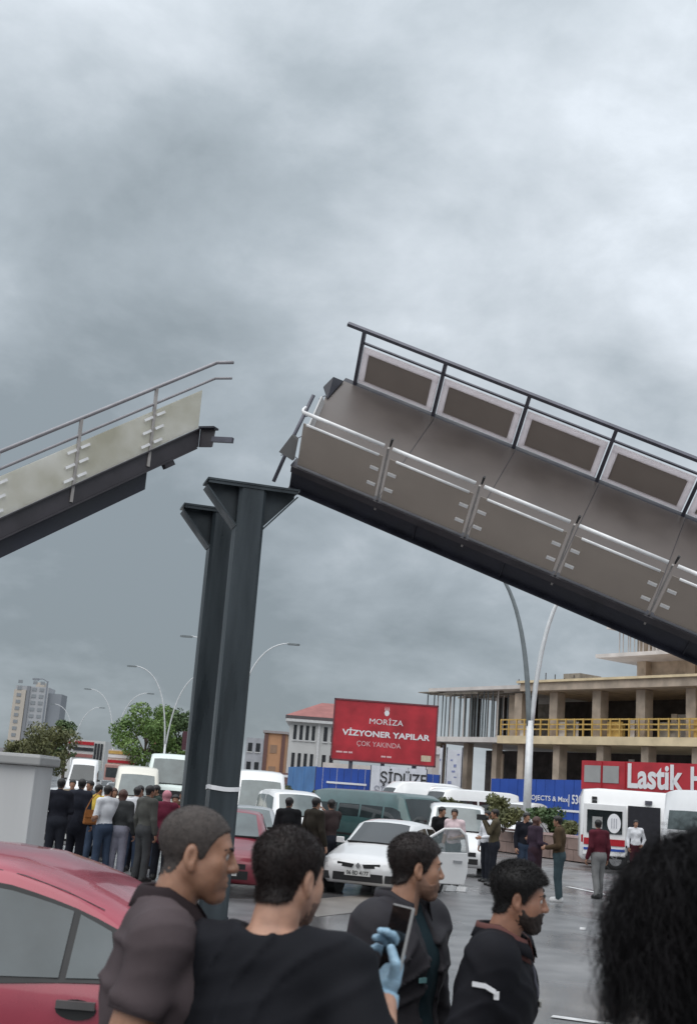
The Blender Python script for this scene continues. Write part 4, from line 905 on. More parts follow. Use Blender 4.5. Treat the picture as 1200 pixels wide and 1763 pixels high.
make_car('panel_van', 'white van with rounded roof behind the round green bush', 'van', VAN, 5.2, 1.95, 2.6, white_p, (gx(765, 62), 62), yw(-10), glass_=glass_l, panel_van=True, wr=.33)
make_car('minibus', 'white minibus with dark side windows under the hanging banners', 'minibus', BUS, 5.0, 1.95, 2.5, white_p, (gx(805, 60), 60), yw(-62), panel_van=True, wr=.33, side_win=4)
make_car('parked_car', 'white car nose showing through the planter bushes beside the lamp post', 'car', MINI, 4.0, 1.7, 2.1, white_p, (gx(894, 58), 58), yw(-30), wr=.31)
make_car('parked_car', 'white car behind the two men in black beside the gray cabinet', 'car', HATCH, 3.9, 1.68, 1.5, white_p, (gx(116, 31), 31), yw(10), glass_=glass_l)
make_car('panel_van', 'white van far left in the traffic, above the men in black', 'van', VAN, 5.4, 2.0, 2.85, white_p, (gx(143, 80), 80), yw(6), panel_van=True, wr=.33)
make_car('panel_van', 'creamy white van in the traffic behind the man in the white shirt', 'van', VAN, 5.2, 1.95, 2.35, cream_p, (gx(232, 50), 50), yw(10), glass_=glass_l, panel_van=True, wr=.33)
make_car('minibus', 'tall white minibus just left of the steel columns', 'minibus', BUS, 6.2, 2.25, 3.0, mint_p, (gx(296, 54), 54), yw(4), glass_=glass_l, panel_van=True, wr=.36, side_win=4)
# far cars in the queue
q0, _c = make_car('queued_car', 'gray car far off in the queue left of the creamy van', 'car', HATCH, 3.9, 1.68, 1.5, gray_p, (gx(200, 78), 78), yw(8), group='cars queued far down the boulevard', seams=False)
TAB = {}
for c_ in bpy.data.objects:
    if c_.parent is not None: TAB.setdefault(c_.parent.name, []).append(c_)
for px_, Y_, lb in ((222, 92, 'gray car in the queue behind the creamy van'), (248, 100, 'gray car far down the boulevard under the bright green tree'), (262, 84, 'gray car between the creamy van and the tall minibus'), (180, 105, 'gray car far left in the queue by the striped lorry'), (285, 118, 'gray car at the far end of the queue by the columns')):
    cc = copy_tree(q0, None, TAB); cc.location = (gx(px_, Y_), Y_, 0); cc['label'] = lb
# lorry with a striped front
lt = thing('lorry', 'tall lorry with pinkish striped front in the far traffic, left of the trees', 'lorry', (gx(200, 108), 108, 0), radians(5))
bevel(G().box(-1.2, 1.2, 0, 2.0, .5, 2.9).build('cab', mat('cab_pink', (.45, .25, .22), .5), lt), .08)
G().box(-1.05, 1.05, -.02, .02, 1.75, 2.6).build('windscreen', glass_m, lt)
G().box(-1.22, 1.22, 2.1, 8, .7, 4.2).build('cargo_body', mat('cargo_cream', (.6, .52, .46), .6), lt)
for z, m_ in ((3.05, lamp_r), (3.5, white_p), (3.85, yellow_m)): G().box(-1.2, 1.2, 2.04, 2.098, z, z + .25).build('stripe', m_, lt)
for x in (-.9, .9):
    G().box(x - .2, x + .2, -.05, 0.0, .75, .98).build('headlight', lamp_c, lt)
    for y in (1.0, 6.5): G().tube([(x - .15, y, .5), (x + .15, y, .5)], .5, 14).build('wheel', tyre_m, lt)
G().box(-1.2, 1.2, -.06, .05, .4, .72).build('bumper', black_pl, lt)

# ambulance, side-on, sliding door open
am, ac = make_car('ambulance', 'white ambulance with open side door and a round emblem on its window', 'ambulance', VAN, 6.0, 2.05, 2.72, white_p, (gx(1146, 43.4), 43.4), radians(-9), panel_van=True, wr=.34, side_win=1)
yb = -1.02                                           # its right side faces the camera
ao = G().prism([(-1.40, yb - .035, .42), (-.30, yb - .035, .42), (-.30, yb + .03, 2.2), (-1.40, yb + .03, 2.2)], (0, .05, 0)); ao.build('doorway_dark_sheet', mat('doorway_shade', (.02, .02, .026), .9), am)  # dark sheet added on the closed side, for the unlit doorway
sdr = bevel(G().prism([(-2.92, yb - .12, .45), (-1.47, yb - .12, .45), (-1.47, yb - .05, 2.2), (-2.92, yb - .05, 2.2)], (0, .06, 0)).build('sliding_door', white_p, am), .03)
G().prism([(-2.80, yb - .128, 1.2), (-1.60, yb - .128, 1.2), (-1.60, yb - .092, 1.98), (-2.80, yb - .092, 1.98)], (0, .03, 0)).build('door_window', glass_m, sdr)
ce = np.array([-1.88, yb - .13, 1.56]); G().prism([tuple(ce + (.23 * cos(a), 0.018 * sin(a), .33 * sin(a))) for a in np.arange(0, 2 * pi, pi / 10)], (0, .01, 0)).build('emblem', white_t, sdr)
pr = G()
for k in range(3): pr.frame_box(ce + (-.08 + .08 * k, -.008, .0), (.012, 0, 0), (0, .004, 0), (0, 0.01, .17))
pr.build('emblem_mark', mat('emblem_gray', (.35, .36, .4), .6), sdr)
G().box(-2.62, -2.28, yb - .13, yb - .11, 1.35, 1.75).build('window_notice', cab_d, sdr)
G().box(-2.90, -1.5, yb - .135, yb - .115, .80, 1.02).build('red_stripe', lamp_r, sdr); G().box(-2.90, -1.5, yb - .135, yb - .115, .62, .70).build('blue_stripe', blue_h, sdr); G().box(-.25, 1.9, yb - .03, yb - .004, .80, 1.0).build('red_stripe', lamp_r, am)
G().box(-2.6, 2.2, yb - .02, yb + .02, .36, .5).build('sill', black_pl, am)
for x, z in ((-2.55, 2.38), (-2.55, 2.25)): G().box(x - .09, x + .09, yb + .1, yb + .2, z - .05, z + .05).build('side_lamp', black_pl, am)
for x in (-.7, .35): G().frame_box((x, yb + .13, 2.35), (.12, 0, 0), (0, .09, 0), (0, 0, .06)).build('scene_light', rail_m, am)
lb_ = bevel(G().box(.7, 1.15, -.75, .75, 2.72, 2.9).build('light_bar', mat('beacon_blue', (.10, .16, .42), .15), am), .03)
G().box(1.15, 1.5, -.7, .7, 2.7, 2.82).build('roof_vent', black_pl, am)
make_car('panel_van', 'white high-roofed van in front of the ambulance, behind the dark curly hair', 'van', VAN, 5.6, 2.05, 2.8, white_p, (gx(1266, 37.5), 37.5), yw(14), glass_=glass_l, panel_van=True, wr=.34)

# ------------------------------------------------------------------ near red car at the left edge
RCX, RCY = -2.23, 6.05
ESTATE = HATCH[:8] + [(.68, .20, .93, 1.42, .825, .575), (.746, .20, .95, 1.400, .82, .57), (.79, .20, .96, 1.362, .815, .565), (.828, .20, .97, 1.320, .81, .56), (.86, .21, .975, 1.275, .80, .555), (.89, .22, .98, 1.225, .79, .55), (.945, .25, .97, 1.07, .77, .58), (.98, .30, .88, .94, .74, .60), (1.0, .34, .66, .72, .66, .5)]
rc, rcar = make_car('red_car', 'dusty red car at the lower left, side windows toward the camera', 'car', ESTATE, 3.685, 1.66, 1.52, red_p, (RCX, RCY), pi + radians(-2.0), glass_=mat('red_car_glass', (.014, .022, .026), .07, 0, .5, 1.3, spec=.75, col2=(.066, .090, .100)), seams=False, side_win=2)
for o in [c for c in rc.children if c.name.split('.')[0] in ('side_window', 'side_moulding')]: bpy.data.objects.remove(o)
SIDE = 1                                             # car's left side after the half turn
for sd in (1, -1):
    # rubber surround, door glass, divider bar, quarter glass
    rcar.add_patch('window_seal', black_pl, rc, [(.31, 5.02), (.655, 5.02), (.655, 5.93), (.47, 5.93)], .006, 6, sd)
    rcar.add_patch('side_window', MATS['red_car_glass'], rc, [(.335, 5.10), (.647, 5.10), (.647, 5.86), (.475, 5.86)], .010, 6, sd)
    rcar.add_patch('window_seal', black_pl, rc, [(.672, 5.02), (.897, 5.06), (.883, 5.93), (.672, 5.93)], .006, 8, sd)
    sw = rcar.add_patch('side_window', MATS['red_car_glass'], rc, [(.680, 5.10), (.828, 5.10), (.828, 5.88), (.680, 5.88)], .010, 6, sd)
    rcar.add_patch('quarter_window', MATS['red_car_glass'], rc, [(.836, 5.10), (.892, 5.13), (.874, 5.84), (.836, 5.88)], .010, 6, sd)
    rcar.add_patch('door_seam', black_pl, rc, [(.662, 1.6), (.666, 1.6), (.666, 5.0), (.662, 5.0)], .003, 5, sd)
    rcar.add_patch('door_seam', black_pl, rc, [(.885, 3.4), (.889, 3.4), (.914, 5.0), (.910, 5.0)], .003, 5, sd)
    rcar.add_patch('roof_gutter', black_pl, rc, [(.47, 6.40), (.86, 6.40), (.86, 6.46), (.47, 6.46)], .004, 8, sd)
    p = rcar.S(.853, 4.50, sd)
    hnd = G(); hnd.prism([tuple(p + (.085 * cos(a), sd * .004, .040 * sin(a))) for a in np.arange(0, 2 * pi, pi / 8)], (0, sd * .006, 0)); hc_ = hnd.build('door_handle', black_pl, rc)
    G().beam(p + (.08, sd * .02, .020), p + (-.08, sd * .02, .020), .020, .030).build('handle_bar', mat('handle_gray', (.09, .085, .085), .4), hc_)
    rcar.add_patch('side_moulding', black_pl, rc, [(.2, 2.9), (.82, 2.9), (.82, 3.1), (.2, 3.1)], .007, 3, sd)

# debris on the road by the open door
for k, (px_, py_, s_) in enumerate(((772, 1532, .16), (795, 1533, .13), (846, 1512, .10), (760, 1527, .07), (1003, 1598, .05))):
    p = gp(px_, py_, .04); o = G(); r = np.random.default_rng(k)
    o.prism([(p[0] * 0 + s_ * r.uniform(.6, 1.1) * cos(a), s_ * r.uniform(.6, 1.1) * sin(a) * .7, 0.0) for a in np.arange(0, 2 * pi, pi / 3)], (s_ * .2, .02, s_ * .7))
    d_ = o.build('debris', white_p); d_.location = (p[0], p[1], .01)
    tag(d_, ['white broken car part on the road under the open door', 'white broken car part, right one of the pair under the open door', 'small white scrap on the road behind the man with the black polo', 'tiny white scrap left of the pair under the open door', 'white speck on the wet road beside the curly hair'][k], 'debris', 'scraps on the road')

# ------------------------------------------------------------------ people: distance fields turned into surfaces
def sstep(a, b, x):
    t = np.clip((x - a) / (b - a), 0, 1); return t * t * (3 - 2 * t)
class Block:
    """a piece of a field seen in a local frame (origin c, axes = columns of M)"""
    def __init__(s, f, lo, hi, c=(0, 0, 0), M=None):
        s.f = f; s.sl = tuple(slice(max(0, np.searchsorted(ax, l) - 1), min(len(ax), np.searchsorted(ax, h) + 1)) for ax, l, h in zip(f.ax, lo, hi))
        X, Y, Z = (f.ax[0][s.sl[0]][:, None, None] - c[0], f.ax[1][s.sl[1]][None, :, None] - c[1], f.ax[2][s.sl[2]][None, None, :] - c[2])
        if M is None: s.x, s.y, s.z = X, Y, Z
        else: s.x, s.y, s.z = (X * M[0, i] + Y * M[1, i] + Z * M[2, i] for i in range(3))
        s.D = f.D[s.sl]; s.I = f.I[s.sl]
    def put(s, d, k=0.0, i=None):
        o = s.D
        if o.size == 0: return
        if i is not None: s.I[...] = np.where(d < o, i, s.I)
        if k > 0:
            h = np.clip(0.5 + 0.5 * (o - d) / k, 0, 1); o[...] = o * (1 - h) + d * h - k * h * (1 - h)
        else: np.minimum(o, d, out=o)
    def cut(s, d, k=0.0):                    # remove the inside of d
        o = s.D; d = -d
        if k > 0:
            h = np.clip(0.5 - 0.5 * (o - d) / k, 0, 1); o[...] = o * (1 - h) + d * h + k * h * (1 - h)
        else: np.maximum(o, d, out=o)
    def cone_d(s, a, b, ra, rb, flat=False):
        a, b = np.asarray(a, float), np.asarray(b, float); d = b - a; l2 = d @ d
        t0 = ((s.x - a[0]) * d[0] + (s.y - a[1]) * d[1] + (s.z - a[2]) * d[2]) / l2; t = np.clip(t0, 0, 1)
        q = np.sqrt((s.x - a[0] - d[0] * t) ** 2 + (s.y - a[1] - d[1] * t) ** 2 + (s.z - a[2] - d[2] * t) ** 2) - (ra + (rb - ra) * t)
        if flat: q = np.maximum(q, (t0 - 1) * sqrt(l2))
        return q
    def ell_d(s, c, r):
        u, v, w_ = (s.x - c[0]) / r[0], (s.y - c[1]) / r[1], (s.z - c[2]) / r[2]
        k0 = np.sqrt(u * u + v * v + w_ * w_); k1 = np.sqrt((u / r[0]) ** 2 + (v / r[1]) ** 2 + (w_ / r[2]) ** 2) + 1e-9
        return k0 * (k0 - 1) / k1
    def cone(s, a, b, ra, rb, k=0.0, i=None, flat=False): s.put(s.cone_d(a, b, ra, rb, flat), k, i)
    def ell(s, c, r, k=0.0, i=None): s.put(s.ell_d(c, r), k, i)
class Field:
    def __init__(s, xs, ys, zs):
        s.ax = [np.asarray(a, np.float32) for a in (xs, ys, zs)]; n = [len(a) for a in s.ax]
        s.D = np.full(n, 9.0, np.float32); s.I = np.zeros(n, np.uint8)
    def cone(s, a, b, ra, rb, k=0.02, i=None, flat=False):
        a, b = np.asarray(a, float), np.asarray(b, float); m = max(ra, rb) + k + 0.05
        Block(s, np.minimum(a, b) - m, np.maximum(a, b) + m).cone(a, b, ra, rb, k, i, flat)
    def ell(s, c, r, k=0.02, i=None):
        c, r = np.asarray(c, float), np.asarray(r, float); Block(s, c - r - k - 0.05, c + r + k + 0.05).ell(c, r, k, i)
    def all(s): return Block(s, [a[0] for a in s.ax], [a[-1] for a in s.ax])
    def mesh(s):
        D = s.D; ins = D < 0
        c8 = [ins[i:ins.shape[0] - 1 + i, j:ins.shape[1] - 1 + j, k:ins.shape[2] - 1 + k] for i in (0, 1) for j in (0, 1) for k in (0, 1)]
        sm = np.zeros(c8[0].shape, np.uint8)
        for c in c8: sm += c
        act = np.argwhere((sm > 0) & (sm < 8)); n = len(act)
        idx = np.full(sm.shape, -1, np.int32); idx[tuple(act.T)] = np.arange(n)
        P = np.zeros((n, 3)); cnt = np.zeros(n)
        corner = [(i, j, k) for i in (0, 1) for j in (0, 1) for k in (0, 1)]
        for a in corner:
            for ax_ in range(3):
                if a[ax_]: continue
                b = list(a); b[ax_] = 1
                A, B = act + a, act + b; da, db = D[tuple(A.T)], D[tuple(B.T)]; m = (da < 0) != (db < 0)
                t = np.where(m, da / np.where(m, da - db, 1), 0)
                pa_ = np.stack([s.ax[q][A[:, q]] for q in range(3)], 1); pb_ = np.stack([s.ax[q][B[:, q]] for q in range(3)], 1)
                P += np.where(m[:, None], pa_ + (pb_ - pa_) * t[:, None], 0); cnt += m
        P /= cnt[:, None]
        Q = []
        for ax_ in range(3):
            o1, o2 = (ax_ + 1) % 3, (ax_ + 2) % 3
            a = np.take(ins, range(ins.shape[ax_] - 1), ax_); b = np.take(ins, range(1, ins.shape[ax_]), ax_)
            e = np.argwhere(a != b); e = e[(e[:, o1] > 0) & (e[:, o2] > 0) & (e[:, o1] < ins.shape[o1] - 1) & (e[:, o2] < ins.shape[o2] - 1)]
            if not len(e): continue
            q = []
            for d1, d2 in ((-1, -1), (0, -1), (0, 0), (-1, 0)):
                z = e.copy(); z[:, o1] += d1; z[:, o2] += d2; q.append(idx[tuple(z.T)])
            q = np.stack(q, 1); fl = ~a[tuple(e.T)]; q[fl] = q[fl][:, ::-1]; Q.append(q)
        Q = np.concatenate(Q)
        ids = s.I[tuple(act.T)]
        return P, Q, ids
def axis(pieces):
    """pieces: (start, step) ..., end"""
    o = []
    for (a, st), nx in zip(pieces[:-1], pieces[1:]):
        e = nx[0] if isinstance(nx, tuple) else nx; n = max(1, int(round((e - a) / st))); o += list(a + (e - a) * np.arange(n) / n)
    return np.array(o + [pieces[-1]])
def rotm(yaw=0.0, pitch=0.0, roll=0.0):       # yaw about z, pitch > 0 looks down, roll > 0 tips to the person's right
    return np.array((Matrix.Rotation(yaw, 3, 'Z') @ Matrix.Rotation(-pitch, 3, 'X') @ Matrix.Rotation(roll, 3, 'Y')))

def head_local(b, fat=0.0, detail=True, ears=True):
    """the head in its own frame: origin between the ears, face on +y"""
    b.D = np.full(np.broadcast(b.x, b.y, b.z).shape, 9.0); b.I = np.zeros(b.D.shape, np.uint8)
    b.cone((0, -.024, -.04), (0, -.05, -.22), .053 + fat, .066 + fat, .03)
    b.ell((0, -.012, .048), (.074, .094, .082), .02)
    b.ell((0, .028, .005), (.060 + fat * .5, .062, .088), .025)
    b.cone((0, .025, -.035), (0, .064, -.086), .052 + fat, .024 + fat * .6, .025)
    if detail:
        for sg in (-1, 1):
            b.cone((sg * .051, -.004, -.03), (sg * .022, .064, -.088), .018 + fat, .016, .025)
            b.ell((sg * .041, .056, -.006), (.023, .022, .020), .03); b.ell((sg * .034, .050, -.038), (.027, .030, .034), .03)
        b.cone((-.038, .078, .036), (.038, .078, .036), .0105, .0105, .02)
        b.cone((0, .091, .026), (0, .1075, -.010), .0085, .0125, .012)
        b.ell((0, .1085, -.0145), (.0125, .012, .0110), .008)
        for sg in (-1, 1): b.ell((sg * .0136, .099, -.017), (.0092, .013, .0092), .006)
        for sg in (-1, 1): b.cut(b.ell_d((sg * .032, .097, .017), (.019, .016, .0115)), .012)
        for sg in (-1, 1): b.cone((sg * .018, .0845, .0235), (sg * .047, .075, .022), .0055, .005, .006); b.cone((sg * .019, .0835, .0085), (sg * .046, .074, .010), .0045, .0045, .006)
        b.ell((0, .080, -.052), (.032, .017, .021), .018)
        b.cone((-.019, .0915, -.0455), (.019, .0915, -.0455), .0068, .0068, .006); b.cone((-.015, .0925, -.058), (.015, .0925, -.058), .0075, .0075, .006)
        b.cut(b.ell_d((0, .103, -.0515), (.026, .012, .0022)), .003)
        b.ell((0, .082, -.088), (.018, .015, .015), .018)
    else:
        b.cone((0, .090, .02), (0, .110, -.012), .010, .0125, .012)
    if ears:
        for sg in (-1, 1):
            e = b.ell_d((sg * .0775, -.012, .004), (.0105, .0185, .032)); b.put(e, .008)
            b.put(b.ell_d((sg * .075, -.004, -.024), (.009, .010, .012)), .008)
            if detail: b.cut(b.ell_d((sg * .089, -.008, .005), (.0085, .0095, .019)), .004)
    return b.D
def head_prims(f, c, M, sc=1.0, i=0, fat=0.0, detail=True):
    lo, hi = np.array(c) - 0.29 * sc, np.array(c) + 0.2 * sc
    b = Block(f, lo, hi, c, M); b.x, b.y, b.z = b.x / sc, b.y / sc, b.z / sc
    d = head_local(b, fat, detail) * sc
    Block(f, lo, hi).put(d, 0.015, i)
HAIRLINE = ([-.14, -.075, -.050, -.034, -.022, -.006, .004, .014, .024, .034, .050, .068, .088, .13], [-.062, -.058, -.048, -.02, .034, .038, .012, -.006, .006, .034, .062, .078, .084, .090])
def hair_field(c, M, sc, th_top, th_side, step=.004, line=HAIRLINE, long=0.0, drop=0.0, fat=0.0, lump=.0008):
    c = np.asarray(c, float); r = .16 * sc + long
    f = Field(axis([(c[0] - r, step), c[0] + r]), axis([(c[1] - r, step), c[1] + r]), axis([(c[2] - .14 * sc - long * 2, step), c[2] + .19 * sc]))
    b = Block(f, c - 9, c + 9, c, M); x, y, z = b.x / sc, b.y / sc, b.z / sc
    th = th_side + (th_top - th_side) * sstep(.02, .09, z)
    b.x, b.y, b.z = x, y, z
    d = head_local(b, fat, False, False) * sc
    nz_ = .0007 * (np.sin(x * 310 + 3 * np.sin(z * 140)) + np.sin(z * 290 + y * 230)) + lump * np.sin(y * 95 + x * 70 + 2 * np.sin(z * 60))
    g_ = np.interp(y.ravel(), *line).reshape(y.shape) - drop - z
    d = np.maximum(d - th + (nz_ if step > .006 else nz_ * .25), g_ * sc * .75)
    f.D[...] = d; return f
def hair_blades(V, Q, n, ln, wd, seed, comb=(0, -.4, -.35), M=None):
    r = np.random.default_rng(seed); c = V[Q]; nn = np.cross(c[:, 2] - c[:, 0], c[:, 3] - c[:, 1]); nn /= np.linalg.norm(nn, axis=1)[:, None] + 1e-12
    k = r.integers(0, len(Q), n); p = c[k].mean(1) + r.normal(size=(n, 3)) * .001; d = nn[k] + np.asarray(M @ np.array(comb) if M is not None else comb) + r.normal(size=(n, 3)) * .28
    d /= np.linalg.norm(d, axis=1)[:, None]; t = np.cross(d, r.normal(size=(n, 3))); t /= np.linalg.norm(t, axis=1)[:, None]
    l = ln * r.uniform(.5, 1.2, n)[:, None]; B = np.stack([p - t * wd, p + t * wd, p + d * l], 1).reshape(-1, 3); return B

# one relaxed right hand, five fingers, built once: wrist at the origin, fingers along +x, palm faces -z, thumb on +y
def hand_field(curl=0.55, step=.0042, grip=False, inflate=0.0):
    f = Field(axis([(-.05, step), .21]), axis([(-.07, step), .10]), axis([(-.115, step), .05]))
    e = inflate
    f.cone((-.04, 0, 0), (.01, 0, 0), .026 + e, .026 + e, .012); f.ell((.05, 0, 0), (.052, .041 + e, .017 + e), .012); f.ell((.02, .018, -.006), (.03, .018 + e, .016 + e), .012)
    lens = [(.026, .090, .078), (.009, .097, .086), (-.010, .093, .079), (-.028, .083, .062)]
    for q, (y, x0, ln) in enumerate(lens):
        p = np.array([x0, y, .0]); a = 0.12; sg = [.45 * ln, .32 * ln, .26 * ln]; sp_ = (.10, .02, -.05, -.13)[q]
        cu_ = curl * (1 + .12 * q)
        for j, s_ in enumerate(sg):
            a += cu_ * (0.75, 1.0, .7)[j]; d = np.array([cos(a) * cos(sp_), sin(sp_) * cos(a), -sin(a)]); nx = p + d * s_; rr = (.0095, .0088, .008)[j] * (.86 if q == 3 else 1) + e
            f.cone(p, nx, rr, rr * .93, .005); p = nx
    a, b, c = (.022, .030, -.006), (.055, .056, -.022), (.085, .060, -.034)
    if grip: b, c = (.058, .050, -.030), (.092, .038, -.046)
    f.cone(a, b, .014 + e, .0115 + e, .010); f.cone(b, c, .0112 + e, .0095 + e, .004)
    P, Q, _ = f.mesh(); return P, Q
HAND = hand_field()
def place_hand(wrist, direction, palm, side, sc=1.0, H=None):
    """rows of the hand's vertices put at the wrist; palm = direction the palm faces"""
    P, Q = H or HAND; d = np.asarray(direction, float); d = d / np.linalg.norm(d); pz = np.asarray(palm, float); pz = pz - d * (pz @ d); pz /= np.linalg.norm(pz)
    up = -pz; y = np.cross(up, d)
    R_ = np.stack([d, y * side, up], 1); V = (P * sc) @ R_.T + np.asarray(wrist)
    det = np.linalg.det(R_); return V, (Q if det > 0 else Q[:, ::-1])
def merge(parts):
    V, Q, I = [], [], []; n = 0
    for v, q, i in parts: V.append(v); Q.append(q + n); I.append(np.broadcast_to(i, (len(q),))); n += len(v)
    return np.concatenate(V), np.concatenate(Q), np.concatenate(I)

def skin(name, col):
    m = mat(name, tuple(np.array(col) * (.80, .74, .72)), .5, 0, .12, 26, .06, 240, col2=tuple(np.array(col) * (1.12, 1.08, 1.06)), rvar=.10); b = m.node_tree.nodes['Principled BSDF']
    b.inputs['Subsurface Weight'].default_value = .12; b.inputs['Subsurface Radius'].default_value = (.012, .005, .003); return m
skin_a = skin('skin_tan', (.37, .205, .135)); skin_b = skin('skin_light', (.47, .275, .195)); skin_c = skin('skin_brown', (.32, .165, .108))
hair_k = mat('hair_black', (.012, .010, .010), .55, 0, .3, 40)
hair_b = mat('hair_brown_black', (.024, .016, .0145), .5, 0, .3, 40)
hair_g = mat('hair_buzz_gray', (.062, .050, .045), .7, 0, .25, 60)
shoe_k = mat('shoe_black', (.02, .02, .02), .5); shoe_w = mat('shoe_white', (.6, .6, .6), .6)
eye_w = mat('eye_white', (.55, .52, .5), .2); eye_k = mat('eye_iris', (.03, .018, .012), .1)
lip_m = mat('lip', (.30, .13, .105), .5)
CL = {}
def cloth(name, col, rough=.85, var=.18, vs=5, bump=.10, bs=350):
    if name not in CL: CL[name] = mat('cloth_' + name, col, rough, 0, var, vs, bump, bs, spec=.12)
    return CL[name]

def skeleton(s, lean=0.0, arms=None, stance=.11, stride=0.0):
    """joints of a standing person facing +y, right hand on +x, total height 1.78*s"""
    J = dict(pel=(0, 0, .95), hipR=(.09, 0, .92), hipL=(-.09, 0, .92), kneeR=(stance, .02 + stride * .5, .50), kneeL=(-stance, .02 - stride * .4, .50), ankR=(stance + .01, -.02 + stride, .085), ankL=(-stance - .01, -.02 - stride, .085),
             ab=(0, .01, 1.10), ch=(0, -.005 + lean * .5, 1.30), nk=(0, -.02 + lean, 1.498), shR=(.190, -.01 + lean * .9, 1.458), shL=(-.190, -.01 + lean * .9, 1.458), hd=(0, .030 + lean * 1.2, 1.640))
    J = {k: np.array(v) * s for k, v in J.items()}
    A = arms or {}
    for sd, sg in (('R', 1), ('L', -1)):
        el, wr = A.get(sd, ((sg * .245, -.03, 1.145), (sg * .265, .07, .90)))
        J['el' + sd] = np.array(el) * s; J['wr' + sd] = np.array(wr) * s
    return J
def body_prims(f, J, s, ids, e=0.0, which=('torso', 'arms', 'legs', 'feet'), sleeve=None, wide=1.0, belly=0.0):
    """ids: (skin, shirt, trousers, shoes)"""
    sk, sh, tr, so_ = ids
    if 'legs' in which:
        f.ell(J['pel'] + (0, -.005, -.02), np.array((.165 * wide, .12 + belly * .3, .13)) * s + e, .04, tr)
        for sd in 'RL':
            f.cone(J['hip' + sd], J['knee' + sd], .088 * s * wide + e, .060 * s + e, .03, tr); f.cone(J['knee' + sd], J['ank' + sd] + (0, 0, .02), .060 * s + e, .046 * s + e * 1.4, .02, tr)
    if 'feet' in which:
        for sd in 'RL':
            a = J['ank' + sd]; f.cone((a[0], a[1] - .03 * s, .045 * s), (a[0] * 1.08, a[1] + .15 * s, .036 * s), .044 * s + e, .036 * s + e, .02, so_); f.cone(a, (a[0], a[1], .05 * s), .044 * s + e, .046 * s + e, .02, so_)
    if 'torso' in which:
        f.ell(J['ab'] + (0, .005, -.06), np.array((.155 * wide, .108 + belly, .19)) * s + e, .05, sh)
        f.ell(J['ch'] + (0, -.005, 0), np.array((.172 * wide, .118, .20)) * s + e, .05, sh)
        for sd, sg in (('R', 1), ('L', -1)):
            f.cone(J['nk'] + (sg * .03 * s, -.012 * s, -.02 * s), J['sh' + sd] + (-sg * .02 * s, 0, .0), .056 * s + e, .062 * s + e, .05, sh)
            f.ell(J['ch'] + (sg * .085 * s, .045 * s, .05 * s), np.array((.085, .065, .075)) * s + e, .04, sh)
    if 'arms' in which:
        for sd, sg in (('R', 1), ('L', -1)):
            a, b, c = J['sh' + sd], J['el' + sd], J['wr' + sd]; st = sleeve if sleeve is not None else 2.0
            f.cone(a, b, .054 * s + e, .043 * s + e, .04, sh if st > .5 else sk)
            f.cone(b, c, .045 * s + e, .029 * s + e, .02, sh if st > 1 else sk)
